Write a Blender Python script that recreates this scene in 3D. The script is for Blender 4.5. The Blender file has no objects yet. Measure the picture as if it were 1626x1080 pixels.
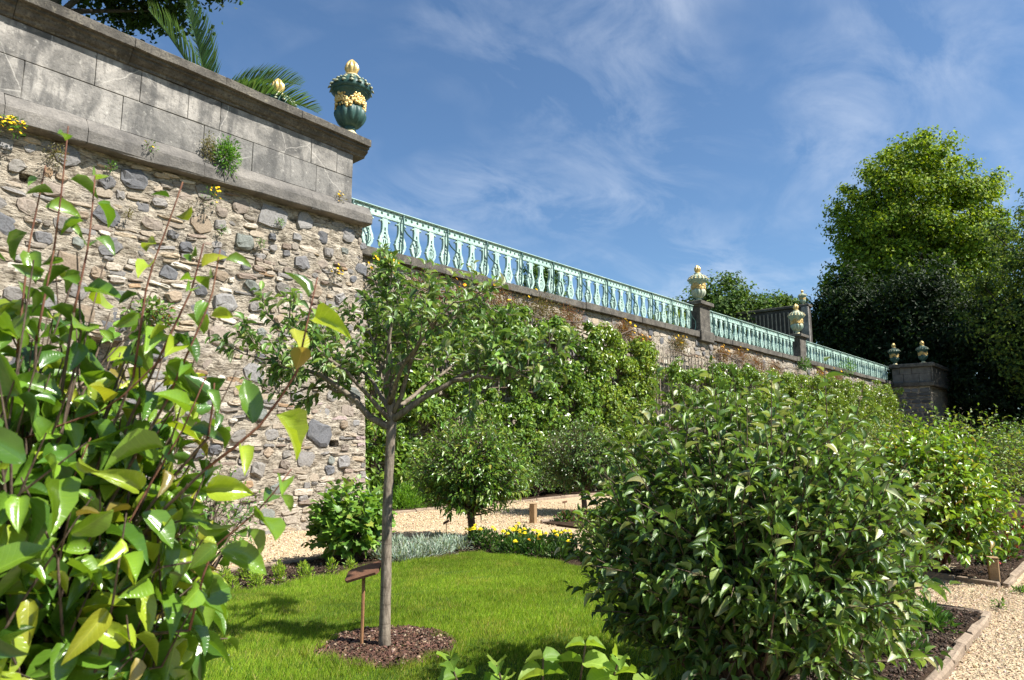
import bpy, bmesh, math
import numpy as np
from mathutils import Matrix, Vector
R = math.radians
C = bpy.context.scene.collection
scene = bpy.context.scene

# ------------------------------------------------------------------ camera, sky, sun, exposure
EYE = 1.3
PITCH = 8.53
YAW = 41.58            # angle between the view and the long wall (which runs along +x)
cam = bpy.data.cameras.new('camera')
cam.sensor_width = 36.0
cam.lens = 36.0 * 1100 / 1626
cam.clip_start = 0.05
cam.clip_end = 2000
cam.dof.use_dof = True
cam.dof.focus_distance = 7.0
cam.dof.aperture_fstop = 9.0
co = bpy.data.objects.new('camera', cam)
C.objects.link(co)
co.location = (0, 0, EYE)
co.rotation_euler = (R(90 + PITCH), 0, R(YAW - 90))
scene.camera = co
FWD = np.array([math.cos(R(YAW)), math.sin(R(YAW)), 0.0])
RGT = np.array([math.sin(R(YAW)), -math.cos(R(YAW)), 0.0])

SUN_DIR = Vector((0.34, -0.94, 0)).normalized()
SUN_EL = 50.0
to_sun = Vector((SUN_DIR.x * math.cos(R(SUN_EL)), SUN_DIR.y * math.cos(R(SUN_EL)), math.sin(R(SUN_EL))))
sun = bpy.data.lights.new('sun', 'SUN')
sun.energy = 5.0
sun.angle = R(0.53)
sun.color = (1.0, 0.96, 0.89)
so = bpy.data.objects.new('sun', sun)
C.objects.link(so)
so.rotation_euler = to_sun.to_track_quat('Z', 'Y').to_euler()
so.location = (0, 0, 60)

world = bpy.data.worlds.new('World')
scene.world = world
world.use_nodes = True
scene.view_settings.view_transform = 'Standard'
scene.view_settings.look = 'None'
scene.view_settings.exposure = 1.1
scene.view_settings.gamma = 1.0


class NT:
    def __init__(s, tree):
        s.t = tree
        s.l = tree.links

    def n(s, typ, props=None, **ins):
        nd = s.t.nodes.new(typ)
        for k, v in (props or {}).items():
            setattr(nd, k, v)
        for k, v in ins.items():
            key = int(k[1:]) if k[0] == '_' and k[1:].isdigit() else k.replace('_', ' ')
            sock = nd.inputs[key]
            if hasattr(v, 'is_output') or isinstance(v, bpy.types.NodeSocket):
                s.l.new(v, sock)
            else:
                sock.default_value = v
        return nd

    def math(s, op, a, b=0.0, c=0.0, clamp=False):
        nd = s.t.nodes.new('ShaderNodeMath')
        nd.operation = op
        nd.use_clamp = clamp
        for i, v in enumerate((a, b, c)):
            if isinstance(v, bpy.types.NodeSocket):
                s.l.new(v, nd.inputs[i])
            else:
                nd.inputs[i].default_value = v
        return nd.outputs[0]

    def mix(s, f, a, b, mode='MIX'):
        nd = s.t.nodes.new('ShaderNodeMix')
        nd.data_type = 'RGBA'
        nd.blend_type = mode
        for i, v in ((0, f), (6, a), (7, b)):
            if isinstance(v, bpy.types.NodeSocket):
                s.l.new(v, nd.inputs[i])
            else:
                nd.inputs[i].default_value = v if i == 0 else (*v[:3], 1)
        return nd.outputs[2]

    def noise(s, scale, detail=4, rough=0.55, vec=None, dist=0.0):
        nd = s.t.nodes.new('ShaderNodeTexNoise')
        nd.inputs['Scale'].default_value = scale
        nd.inputs['Detail'].default_value = detail
        nd.inputs['Roughness'].default_value = rough
        nd.inputs['Distortion'].default_value = dist
        if vec is not None:
            s.l.new(vec, nd.inputs['Vector'])
        return nd.outputs[0]

    def ramp(s, f, stops):
        nd = s.t.nodes.new('ShaderNodeValToRGB')
        e = nd.color_ramp.elements
        while len(e) < len(stops):
            e.new(0.5)
        for el, (p, c) in zip(e, stops):
            el.position = p
            el.color = (c, c, c, 1) if isinstance(c, (int, float)) else (*c[:3], 1)
        s.l.new(f, nd.inputs[0])
        return nd.outputs[0]

    def bump(s, h, strength=0.5, dist=0.02, normal=None):
        nd = s.t.nodes.new('ShaderNodeBump')
        nd.inputs['Strength'].default_value = strength
        nd.inputs['Distance'].default_value = dist
        s.l.new(h, nd.inputs['Height'])
        if normal is not None:
            s.l.new(normal, nd.inputs['Normal'])
        return nd.outputs[0]


# sky: Nishita plus thin cirrus spread over the whole dome
w = NT(world.node_tree)
for nd in list(world.node_tree.nodes):
    world.node_tree.nodes.remove(nd)
sky = w.n('ShaderNodeTexSky', dict(sky_type='NISHITA', sun_disc=False))
sky.sun_elevation = R(SUN_EL)
sky.sun_rotation = math.atan2(SUN_DIR.x, SUN_DIR.y)
sky.altitude = 200
sky.air_density = 1.0
sky.dust_density = 1.1
sky.ozone_density = 1.2
tc = w.n('ShaderNodeTexCoord').outputs['Generated']
sep = w.n('ShaderNodeSeparateXYZ', None, Vector=tc)
den = w.math('ADD', w.math('MAXIMUM', sep.outputs[2], 0.0), 0.16)
px = w.math('ADD', w.math('DIVIDE', sep.outputs[0], den), 7.7)
py = w.math('ADD', w.math('DIVIDE', sep.outputs[1], den), 4.2)
cv = w.n('ShaderNodeCombineXYZ', None, X=px, Y=py).outputs[0]
mp = w.n('ShaderNodeMapping', None, Vector=cv, Rotation=(0, 0, R(-30)), Scale=(1.0, 1.6, 1.0)).outputs[0]
n1 = w.noise(2.6, 10, 0.62, mp, 0.55)
n2 = w.noise(1.15, 4, 0.55, cv, 0.6)
cl = w.math('MULTIPLY', w.ramp(n1, [(0.42, 0.0), (0.74, 1.0)]), w.ramp(n2, [(0.36, 0.0), (0.60, 1.0)]))
cl = w.math('MULTIPLY', cl, 0.48, clamp=True)
skyc = w.mix(1.0, sky.outputs[0], (0.80, 1.02, 1.18), 'MULTIPLY')
skyc = w.mix(cl, skyc, (6.6, 7.2, 8.2))
bg = w.n('ShaderNodeBackground', None, Color=skyc, Strength=0.063)
w.l.new(bg.outputs[0], w.n('ShaderNodeOutputWorld').inputs[0])


# ------------------------------------------------------------------ materials
def newmat(name):
    m = bpy.data.materials.new(name)
    m.use_nodes = True
    t = NT(m.node_tree)
    b = m.node_tree.nodes['Principled BSDF']
    return m, t, b


def setp(t, b, col=None, rough=0.8, spec=0.3, metal=0.0, normal=None):
    for k, v in (('Base Color', col), ('Roughness', rough), ('Specular IOR Level', spec), ('Metallic', metal), ('Normal', normal)):
        if v is None:
            continue
        if isinstance(v, bpy.types.NodeSocket):
            t.l.new(v, b.inputs[k])
        else:
            b.inputs[k].default_value = (*v[:3], 1) if k == 'Base Color' else v


def pos(t):
    return t.n('ShaderNodeNewGeometry').outputs['Position']


def mottled(name, a, bcol, scale=8.0, rough=0.85, bump=0.4, bdist=0.01, spec=0.25, fine=60.0, metal=0.0):
    m, t, b = newmat(name)
    p = pos(t)
    f = t.ramp(t.noise(scale, 6, 0.6, p), [(0.32, 0.0), (0.68, 1.0)])
    c = t.mix(f, a, bcol)
    n2 = t.noise(fine, 4, 0.6, p)
    c = t.mix(t.ramp(n2, [(0.35, 0.35), (0.65, 0.0)]), c, tuple(x * 0.45 for x in a))
    setp(t, b, c, rough, spec, metal, t.bump(n2, bump, bdist))
    return m


def m_ashlar():
    m, t, b = newmat('ashlar')
    p = pos(t)
    oi = t.n('ShaderNodeObjectInfo').outputs['Random']
    big = t.noise(2.2, 6, 0.62, p, 0.6)
    c = t.mix(t.ramp(big, [(0.35, 0.0), (0.66, 1.0)]), (0.095, 0.09, 0.083), (0.385, 0.355, 0.315))
    c = t.mix(t.ramp(oi, [(0.0, 0.0), (0.6, 0.2), (1.0, 0.75)]), c, (0.15, 0.145, 0.135))
    streak = t.noise(3.0, 6, 0.6, t.n('ShaderNodeMapping', None, Vector=p, Scale=(2.2, 2.2, 0.5)).outputs[0])
    c = t.mix(t.ramp(streak, [(0.50, 0.0), (0.64, 0.75)]), c, (0.085, 0.082, 0.078))
    # pale calcite veins
    vo = t.n('ShaderNodeTexVoronoi', dict(feature='DISTANCE_TO_EDGE'), Scale=1.1,
             Vector=t.n('ShaderNodeVectorMath', dict(operation='ADD'), _0=p,
                        _1=t.n('ShaderNodeVectorMath', dict(operation='SCALE'), _0=t.n('ShaderNodeTexNoise', None, Scale=3.0, Detail=5.0, Vector=p).outputs[1], Scale=0.16).outputs[0]).outputs[0])
    vein = t.ramp(vo.outputs[0], [(0.0, 0.4), (0.010, 0.0)])
    vein = t.math('MULTIPLY', vein, t.ramp(t.noise(1.7, 3, 0.5, p), [(0.50, 0.0), (0.58, 1.0)]))
    c = t.mix(vein, c, (0.62, 0.58, 0.52))
    sp = t.noise(26, 6, 0.65, p)
    c = t.mix(t.ramp(sp, [(0.33, 0.55), (0.44, 0.0)]), c, (0.085, 0.08, 0.075))
    c = t.mix(t.ramp(t.noise(17, 5, 0.6, p), [(0.6, 0.0), (0.75, 0.5)]), c, (0.55, 0.52, 0.46))
    h = t.math('ADD', t.math('MULTIPLY', sp, 0.7), t.noise(5, 5, 0.6, p))
    setp(t, b, c, 0.88, 0.25, 0, t.bump(h, 0.55, 0.03))
    return m


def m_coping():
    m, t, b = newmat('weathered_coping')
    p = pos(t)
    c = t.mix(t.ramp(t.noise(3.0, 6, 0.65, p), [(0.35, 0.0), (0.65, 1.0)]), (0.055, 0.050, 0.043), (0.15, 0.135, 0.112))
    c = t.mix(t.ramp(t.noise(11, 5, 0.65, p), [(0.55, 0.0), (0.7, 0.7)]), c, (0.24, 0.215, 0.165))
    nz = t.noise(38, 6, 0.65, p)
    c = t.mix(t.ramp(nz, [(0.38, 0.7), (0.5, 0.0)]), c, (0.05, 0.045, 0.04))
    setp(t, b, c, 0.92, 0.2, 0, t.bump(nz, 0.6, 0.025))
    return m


def m_attr(name, rough=0.85, spec=0.25, fine=45.0, amt=0.6, bdist=0.012, bstr=0.7):
    m, t, b = newmat(name)
    p = pos(t)
    a = t.n('ShaderNodeAttribute', dict(attribute_name='col')).outputs[0]
    nz = t.noise(fine, 6, 0.65, p)
    c = t.mix(t.ramp(nz, [(0.35, amt), (0.55, 0.0)]), a, t.mix(1.0, a, (0.42, 0.40, 0.38), 'MULTIPLY'))
    c = t.mix(t.ramp(t.noise(fine * 0.3, 4, 0.6, p), [(0.55, 0.0), (0.72, amt * 0.6)]), c, t.mix(1.0, a, (1.5, 1.45, 1.35), 'MULTIPLY'))
    setp(t, b, c, rough, spec, 0, t.bump(nz, bstr, bdist))
    return m


def m_mortar():
    m, t, b = newmat('lime_mortar')
    p = pos(t)
    st = t.n('ShaderNodeMapping', None, Vector=p, Scale=(1, 1, 2.2)).outputs[0]
    f = t.noise(5.5, 7, 0.65, st)
    c = t.mix(t.ramp(f, [(0.33, 0.0), (0.66, 1.0)]), (0.265, 0.22, 0.165), (0.54, 0.475, 0.375))
    g = t.noise(22, 7, 0.7, st)
    c = t.mix(t.ramp(g, [(0.33, 0.85), (0.5, 0.0)]), c, (0.12, 0.095, 0.07))
    c = t.mix(t.ramp(t.noise(2.1, 4, 0.5, p), [(0.56, 0.0), (0.72, 0.55)]), c, (0.30, 0.27, 0.24))
    cr = t.noise(9, 6, 0.7, t.n('ShaderNodeMapping', None, Vector=p, Scale=(0.8, 0.8, 3.4)).outputs[0], 0.8)
    c = t.mix(t.ramp(cr, [(0.36, 0.9), (0.43, 0.0)]), c, (0.085, 0.065, 0.045))
    h = t.math('ADD', t.math('ADD', g, t.math('MULTIPLY', f, 0.8)), t.ramp(cr, [(0.36, 0.0), (0.46, 1.0)]))
    setp(t, b, c, 0.95, 0.15, 0, t.bump(h, 0.9, 0.035))
    return m


def m_gravel():
    m, t, b = newmat('pale_gravel')
    p = pos(t)
    vo = t.n('ShaderNodeTexVoronoi', dict(feature='F1'), Scale=55.0, Vector=p)
    c = t.mix(t.ramp(t.n('ShaderNodeSeparateColor', None, Color=vo.outputs['Color']).outputs[0], [(0.1, 0.0), (0.9, 1.0)]),
              (0.40, 0.295, 0.18), (0.62, 0.48, 0.30))
    c = t.mix(t.ramp(vo.outputs['Distance'], [(0.45, 0.0), (0.8, 0.8)]), c, (0.21, 0.165, 0.115))
    c = t.mix(t.ramp(t.noise(0.9, 5, 0.6, p), [(0.45, 0.0), (0.7, 0.35)]), c, (0.36, 0.29, 0.20))
    c = t.mix(t.ramp(t.noise(6, 5, 0.7, p), [(0.58, 0.0), (0.75, 0.5)]), c, (0.30, 0.24, 0.16))
    h = t.math('SUBTRACT', 1.0, vo.outputs['Distance'])
    h = t.math('ADD', h, t.math('MULTIPLY', t.noise(12, 5, 0.6, p), 1.6))
    setp(t, b, c, 0.9, 0.2, 0, t.bump(h, 0.8, 0.012))
    return m


def m_leaf(name, rough=0.45, spec=0.4, transl=0.3, back=(1.25, 1.2, 1.25), veins=False, coat=0.0):
    m, t, b = newmat(name)
    p = pos(t)
    a = t.n('ShaderNodeAttribute', dict(attribute_name='col')).outputs[0]
    nz = t.noise(35, 3, 0.5, p)
    c = t.mix(t.ramp(nz, [(0.35, 0.35), (0.65, 0.0)]), a, t.mix(1.0, a, (0.62, 0.7, 0.6), 'MULTIPLY'))
    nrm = None
    if veins:
        lf = t.n('ShaderNodeAttribute', dict(attribute_name='lf')).outputs['Vector']
        sx = t.n('ShaderNodeSeparateXYZ', None, Vector=lf)
        au = t.math('ABSOLUTE', sx.outputs[0])
        rib = t.ramp(au, [(0.0, 1.0), (0.07, 0.0)])
        ph = t.math('SUBTRACT', t.math('MULTIPLY', sx.outputs[1], 9.0), t.math('MULTIPLY', au, 2.6))
        sv = t.math('ABSOLUTE', t.math('SUBTRACT', t.math('FRACT', ph), 0.5))
        sv = t.ramp(sv, [(0.0, 1.0), (0.10, 0.0)])
        v = t.math('MAXIMUM', rib, t.math('MULTIPLY', sv, 0.45))
        c = t.mix(t.math('MULTIPLY', v, 0.45), c, t.mix(1.0, a, (1.9, 1.7, 2.2), 'MULTIPLY'))
        nrm = t.bump(t.math('MULTIPLY', v, -1.0), 0.35, 0.0015)
    bf = t.n('ShaderNodeNewGeometry').outputs['Backfacing']
    c = t.mix(bf, c, t.mix(1.0, c, back, 'MULTIPLY'))
    setp(t, b, c, rough, spec, 0, nrm)
    if coat:
        b.inputs['Coat Weight'].default_value = coat
        b.inputs['Coat Roughness'].default_value = 0.22
    tr = t.n('ShaderNodeBsdfTranslucent', None, Color=t.mix(1.0, c, (1.60, 1.55, 0.60), 'MULTIPLY'))
    mx = t.n('ShaderNodeMixShader', None, _0=transl, _1=b.outputs[0], _2=tr.outputs[0])
    t.l.new(mx.outputs[0], t.t.nodes['Material Output'].inputs[0])
    return m


def m_bark(name, a, bcol, scale=30):
    m, t, b = newmat(name)
    p = pos(t)
    st = t.n('ShaderNodeMapping', None, Vector=p, Scale=(1.6, 1.6, 0.45)).outputs[0]
    f = t.noise(scale, 7, 0.65, st)
    c = t.mix(t.ramp(f, [(0.35, 0.0), (0.62, 1.0)]), a, bcol)
    ring = t.noise(14, 4, 0.6, t.n('ShaderNodeMapping', None, Vector=p, Scale=(0.3, 0.3, 3.0)).outputs[0])
    c = t.mix(t.ramp(ring, [(0.56, 0.0), (0.66, 0.5)]), c, tuple(x * 0.5 for x in a))
    setp(t, b, c, 0.9, 0.2, 0, t.bump(f, 0.7, 0.008))
    return m


def m_iron(name, base, light, rust=(0.10, 0.07, 0.045)):
    m, t, b = newmat(name)
    p = pos(t)
    c = t.mix(t.ramp(t.noise(4, 5, 0.6, p), [(0.35, 0.0), (0.65, 1.0)]), base, light)
    c = t.mix(t.ramp(t.noise(19, 6, 0.7, p), [(0.64, 0.0), (0.74, 0.75)]), c, rust)
    drip = t.noise(7, 5, 0.6, t.n('ShaderNodeMapping', None, Vector=p, Scale=(3.0, 3.0, 0.5)).outputs[0])
    c = t.mix(t.ramp(drip, [(0.55, 0.0), (0.72, 0.45)]), c, tuple(x * 0.55 for x in base))
    setp(t, b, c, 0.5, 0.4, 0, t.bump(t.noise(60, 4, 0.6, p), 0.3, 0.005))
    return m


M = dict(
    ashlar=m_ashlar(), coping=m_coping(), rubble=m_attr('rubble_stone'), mortar=m_mortar(), gravel=m_gravel(),
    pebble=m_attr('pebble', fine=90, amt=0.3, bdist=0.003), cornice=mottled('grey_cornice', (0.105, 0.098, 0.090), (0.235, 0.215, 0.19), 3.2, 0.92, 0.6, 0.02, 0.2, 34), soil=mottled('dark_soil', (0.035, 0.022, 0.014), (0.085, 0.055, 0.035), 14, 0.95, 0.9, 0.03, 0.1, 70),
    mulch=m_attr('bark_mulch', fine=80, amt=0.5, bdist=0.004), turf=mottled('turf', (0.045, 0.085, 0.012), (0.075, 0.125, 0.018), 5, 0.95, 0.7, 0.02, 0.1, 90),
    earth=mottled('far_ground', (0.05, 0.07, 0.02), (0.09, 0.10, 0.04), 0.6, 0.95, 0.5, 0.05, 0.1, 6),
    edging=mottled('sandstone_edging', (0.20, 0.15, 0.11), (0.36, 0.28, 0.20), 5, 0.92, 0.8, 0.012, 0.15, 40),
    iron=m_iron('painted_iron', (0.29, 0.43, 0.37), (0.43, 0.56, 0.49), (0.15, 0.13, 0.09)), dark_iron=m_iron('dark_iron', (0.03, 0.075, 0.07), (0.06, 0.13, 0.115)),
    urn_green=m_iron('urn_green', (0.014, 0.05, 0.042), (0.05, 0.115, 0.098), (0.22, 0.23, 0.15)),
    urn_pale=m_iron('urn_pale', (0.20, 0.32, 0.26), (0.45, 0.47, 0.33), (0.55, 0.47, 0.26)),
    gold=mottled('gilding', (0.62, 0.40, 0.11), (0.82, 0.62, 0.28), 14, 0.36, 0.6, 0.008, 0.5, 45, 0.4), worn=mottled('worn_lid_gilding', (0.16, 0.24, 0.17), (0.50, 0.46, 0.27), 16, 0.5, 0.5, 0.006, 0.4, 50, 0.1),
    cream=mottled('worn_gilding', (0.60, 0.52, 0.30), (0.72, 0.60, 0.30), 12, 0.5, 0.4, 0.005, 0.4, 50, 0.1),
    slat=mottled('weathered_slat', (0.22, 0.18, 0.14), (0.40, 0.34, 0.27), 6, 0.9, 0.5, 0.004, 0.2, 60),
    dark_slat=mottled('dark_slat', (0.05, 0.045, 0.04), (0.10, 0.09, 0.08), 3, 0.9, 0.5, 0.01, 0.2, 30),
    post=mottled('oak_post', (0.26, 0.165, 0.085), (0.40, 0.27, 0.15), 9, 0.85, 0.6, 0.004, 0.2, 70),
    rust=mottled('rusty_steel', (0.11, 0.05, 0.03), (0.20, 0.10, 0.055), 14, 0.75, 0.5, 0.003, 0.3, 80),
    stake=mottled('sign_stake', (0.22, 0.105, 0.05), (0.36, 0.19, 0.09), 14, 0.75, 0.5, 0.003, 0.3, 80),
    bark=m_bark('grey_bark', (0.105, 0.082, 0.06), (0.26, 0.215, 0.165)), twig=m_bark('twig_bark', (0.06, 0.042, 0.03), (0.15, 0.11, 0.08), 50),
    red_twig=m_bark('red_twig', (0.10, 0.038, 0.028), (0.20, 0.10, 0.06), 60), dark_bark=m_bark('dark_bark', (0.035, 0.028, 0.022), (0.09, 0.075, 0.06), 12),
    leaf=m_leaf('leaf', 0.45, 0.40, 0.22), glossy=m_leaf('glossy_leaf', 0.32, 0.5, 0.20, (1.15, 1.15, 1.2)),
    pear=m_leaf('pear_leaf', 0.26, 0.55, 0.28, (1.05, 1.05, 1.2), True, 0.3), felt=m_leaf('felted_leaf', 0.40, 0.45, 0.15, (1.9, 1.7, 2.8), True),
    broad=m_leaf('broad_leaf', 0.5, 0.3, 0.42, (1.15, 1.1, 1.2), True), far=m_leaf('far_leaf', 0.6, 0.25, 0.25),
    grass=m_leaf('grass_blade', 0.5, 0.3, 0.35), petal=m_attr('petal', rough=0.7, spec=0.2, fine=120, amt=0.2, bdist=0.001, bstr=0.1),
)


# ------------------------------------------------------------------ mesh helpers
def fmesh(name, V, groups, col=None, lf=None, smooth=False):
    """V (n,3); groups: list of (m,k) index arrays"""
    V = np.asarray(V, np.float32)
    me = bpy.data.meshes.new(name)
    me.vertices.add(len(V))
    me.vertices.foreach_set('co', V.ravel())
    groups = [np.asarray(g, np.int32) for g in groups if len(g)]
    idx = np.concatenate([g.ravel() for g in groups])
    tot = np.concatenate([np.full(len(g), g.shape[1], np.int32) for g in groups])
    st = np.concatenate([[0], np.cumsum(tot)[:-1]]).astype(np.int32)
    me.loops.add(len(idx))
    me.loops.foreach_set('vertex_index', idx)
    me.polygons.add(len(tot))
    me.polygons.foreach_set('loop_start', st)
    me.polygons.foreach_set('loop_total', tot)
    me.polygons.foreach_set('use_smooth', np.full(len(tot), smooth))
    if col is not None:
        a = me.attributes.new('col', 'FLOAT_COLOR', 'POINT')
        col = np.asarray(col, np.float32)
        if col.shape[1] == 3:
            col = np.concatenate([col, np.ones((len(col), 1), np.float32)], 1)
        a.data.foreach_set('color', col.ravel())
    if lf is not None:
        a = me.attributes.new('lf', 'FLOAT_VECTOR', 'POINT')
        a.data.foreach_set('vector', np.asarray(lf, np.float32).ravel())
    me.update()
    me.validate()
    return me


def link(name, data, parent=None, mat=None, kind=None):
    o = bpy.data.objects.new(name, data)
    C.objects.link(o)
    if parent is not None:
        o.parent = parent
    if mat is not None and not data.materials:
        data.materials.append(mat)
    if kind:
        o['kind'] = kind
    return o


def thing(name, label, cat, loc=(0, 0, 0), group=None):
    o = bpy.data.objects.new(name, None)
    C.objects.link(o)
    o.location = loc
    o.empty_display_size = 0.2
    o['label'] = label
    o['category'] = cat
    if group:
        o['group'] = group
    return o


class MB:
    """collects geometry in world coordinates, builds one mesh local to its thing"""

    def __init__(s):
        s.v = []
        s.f = []
        s.c = []

    def add(s, vs, fs, col=None):
        o = len(s.v)
        s.v += [tuple(map(float, p)) for p in vs]
        s.f += [tuple(i + o for i in f) for f in fs]
        if col is not None:
            s.c += [col] * len(vs)

    def box(s, x0, x1, y0, y1, z0, z1, ch=0.0, rot=0.0, about=None):
        if ch:
            bm = bmesh.new()
            bmesh.ops.create_cube(bm, size=1)
            bmesh.ops.scale(bm, vec=(x1 - x0, y1 - y0, z1 - z0), verts=bm.verts)
            bmesh.ops.translate(bm, vec=((x0 + x1) / 2, (y0 + y1) / 2, (z0 + z1) / 2), verts=bm.verts)
            bmesh.ops.bevel(bm, geom=bm.edges[:], offset=ch, segments=1, affect='EDGES')
            bm.verts.index_update()
            vs = [v.co[:] for v in bm.verts]
            fs = [[v.index for v in f.verts] for f in bm.faces]
            bm.free()
        else:
            vs = [(x, y, z) for x in (x0, x1) for y in (y0, y1) for z in (z0, z1)]
            fs = [(0, 1, 3, 2), (4, 6, 7, 5), (0, 4, 5, 1), (2, 3, 7, 6), (0, 2, 6, 4), (1, 5, 7, 3)]
        if rot:
            ax, ay = about if about else ((x0 + x1) / 2, (y0 + y1) / 2)
            c_, s_ = math.cos(rot), math.sin(rot)
            vs = [(ax + (x - ax) * c_ - (y - ay) * s_, ay + (x - ax) * s_ + (y - ay) * c_, z) for x, y, z in vs]
        s.add(vs, fs)

    def tube(s, pts, rad, n=6, cap=True):
        pts = [np.array(p, float) for p in pts]
        if not hasattr(rad, '__len__'):
            rad = [rad] * len(pts)
        rings = []
        up = np.array([0.0, 0.0, 1.0])
        prev = None
        for i, p in enumerate(pts):
            d = pts[min(i + 1, len(pts) - 1)] - pts[max(i - 1, 0)]
            d = d / (np.linalg.norm(d) + 1e-9)
            if prev is None:
                a = np.cross(d, up)
                if np.linalg.norm(a) < 0.2:
                    a = np.cross(d, np.array([1.0, 0, 0]))
            else:
                a = prev - d * np.dot(prev, d)
            a /= np.linalg.norm(a) + 1e-9
            prev = a
            b = np.cross(d, a)
            rings.append([p + rad[i] * (a * math.cos(2 * math.pi * k / n) + b * math.sin(2 * math.pi * k / n)) for k in range(n)])
        vs = [q for r in rings for q in r]
        fs = []
        for i in range(len(pts) - 1):
            for k in range(n):
                k2 = (k + 1) % n
                fs.append((i * n + k, i * n + k2, (i + 1) * n + k2, (i + 1) * n + k))
        if cap:
            fs.append(tuple(range(n - 1, -1, -1)))
            fs.append(tuple((len(pts) - 1) * n + k for k in range(n)))
        s.add(vs, fs)

    def prism(s, prof, x0, x1, shear=None):
        """profile of (y,z) points extruded along x"""
        n = len(prof)
        vs = [(x, y, z) for x in (x0, x1) for y, z in prof]
        fs = [(i, (i + 1) % n, n + (i + 1) % n, n + i) for i in range(n)]
        fs += [tuple(range(n - 1, -1, -1)), tuple(range(n, 2 * n))]
        s.add(vs, fs)

    def lathe(s, prof, cx, cy, cz, n=32, fl=None):
        vs = []
        for r, z, amp, k in prof:
            for i in range(n):
                a = 2 * math.pi * i / n
                rr = r * (1 + amp * abs(math.cos(k * a / 2)) - amp * 0.5 if amp else 1)
                vs.append((cx + rr * math.cos(a), cy + rr * math.sin(a), cz + z))
        fs = []
        for j in range(len(prof) - 1):
            for i in range(n):
                i2 = (i + 1) % n
                fs.append((j * n + i, j * n + i2, (j + 1) * n + i2, (j + 1) * n + i))
        fs.append(tuple(range(n - 1, -1, -1)))
        fs.append(tuple((len(prof) - 1) * n + i for i in range(n)))
        s.add(vs, fs)

    def mesh(s, name, base=(0, 0, 0), smooth=False):
        me = bpy.data.meshes.new(name)
        b = np.array(base, float)
        me.from_pydata([tuple(np.array(p) - b) for p in s.v], [], s.f)
        if s.c:
            a = me.attributes.new('col', 'FLOAT_COLOR', 'POINT')
            a.data.foreach_set('color', np.array([(*c[:3], 1.0) for c in s.c], np.float32).ravel())
        if smooth:
            me.polygons.foreach_set('use_smooth', np.full(len(me.polygons), True))
        me.update()
        return me

    def build(s, name, mat, parent=None, smooth=False, kind=None):
        base = parent_world(parent) if parent is not None else (0, 0, 0)
        return link(name, s.mesh(name, base, smooth), parent, mat, kind)


def parent_world(o):
    x = np.zeros(3)
    while o is not None:
        x = x + np.array(o.location)
        o = o.parent
    return x


def struct(name, mb, mat, parent=None):
    o = mb.build(name, mat, parent)
    if parent is None:
        o['kind'] = 'structure'
    return o


def nrm(a):
    a = np.asarray(a, float)
    return a / (np.linalg.norm(a, axis=-1, keepdims=True) + 1e-9)


# ------------------------------------------------------------------ leaves
def tmpl(kind, fold=0.12, droop=0.15, tw=0.0, wave=0.02):
    """leaf template: verts (t along, s across, h up), faces"""
    if kind == 'two':
        v = [(0, 0, 0), (0.45, 0.5, fold), (0.45, -0.5, fold), (1, 0, -droop)]
        return np.array(v, float), [np.array([(0, 2, 3), (0, 3, 1)])]
    if kind == 'mid':
        v = [(0, 0, 0), (0.35, 0.5, fold), (0.35, -0.5, fold), (0.72, 0.36, fold - droop * 0.5), (0.72, -0.36, fold - droop * 0.5),
             (1, 0, -droop), (0.35, 0, 0), (0.72, 0, -droop * 0.5)]
        return np.array(v, float), [np.array([(0, 6, 1), (0, 2, 6), (7, 5, 3), (7, 4, 5)]), np.array([(6, 7, 3, 1), (6, 2, 4, 7)])]
    if kind == 'med':
        ts = [0.0, 0.14, 0.38, 0.66, 0.88, 1.0]
        ws = [0.02, 0.30, 0.50, 0.42, 0.19, 0.005]
        v = []
        for t, w_ in zip(ts, ws):
            for k in (-1, 0, 1):
                v.append((t, w_ * k + tw * 0.12 * t * t, fold * abs(k) * w_ * 2 - droop * t * t + wave * math.sin(t * 15 + k) * abs(k) + tw * w_ * k * (t - 0.3)))
        return np.array(v, float), [np.array([(i * 3 + j, i * 3 + j + 3, i * 3 + j + 4, i * 3 + j + 1) for i in range(5) for j in (0, 1)])]
    if kind == 'blade':
        v = [(0, 0.5, 0), (0, -0.5, 0), (0.6, 0.4, 0.03), (0.6, -0.4, 0.03), (1, 0, -droop)]
        return np.array(v, float), [np.array([(2, 3, 4)]), np.array([(0, 1, 3, 2)])]
    if kind == 'lobed':
        rim = [(0.0, 0.0), (-0.06, 0.28), (0.18, 0.62), (0.36, 0.40), (0.62, 0.50), (0.70, 0.24), (1.0, 0.0),
               (0.70, -0.24), (0.62, -0.50), (0.36, -0.40), (0.18, -0.62), (-0.06, -0.28)]
        v = [(t, s_, fold * abs(s_) - droop * t * t) for t, s_ in rim] + [(0.35, 0, -0.05)]
        n = len(rim)
        return np.array(v, float), [np.array([(n, (i + 1) % n, i) for i in range(n)])]
    if kind == 'big':
        ts = [0.0, 0.06, 0.16, 0.30, 0.46, 0.62, 0.76, 0.88, 0.96, 1.0]
        ws = [0.03, 0.20, 0.38, 0.49, 0.50, 0.45, 0.34, 0.19, 0.07, 0.005]
        v = []
        for t, w_ in zip(ts, ws):
            for k in (-1, -0.5, 0, 0.5, 1):
                wav = wave * math.sin(t * 17 + k * 2 + tw * 9) * abs(k) + tw * w_ * k * (t - 0.3) * 1.6
                v.append((t, w_ * k + tw * 0.18 * t * t, fold * abs(k) ** 1.4 * w_ * 2 - droop * t * t + wav))
        fs = []
        for i in range(len(ts) - 1):
            for j in range(4):
                a = i * 5 + j
                fs.append((a, a + 5, a + 6, a + 1))
        return np.array(v, float), [np.array(fs)]


def frames(A, N):
    A = nrm(A)
    S = nrm(np.cross(N, A))
    return A, S, np.cross(A, S)


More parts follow.
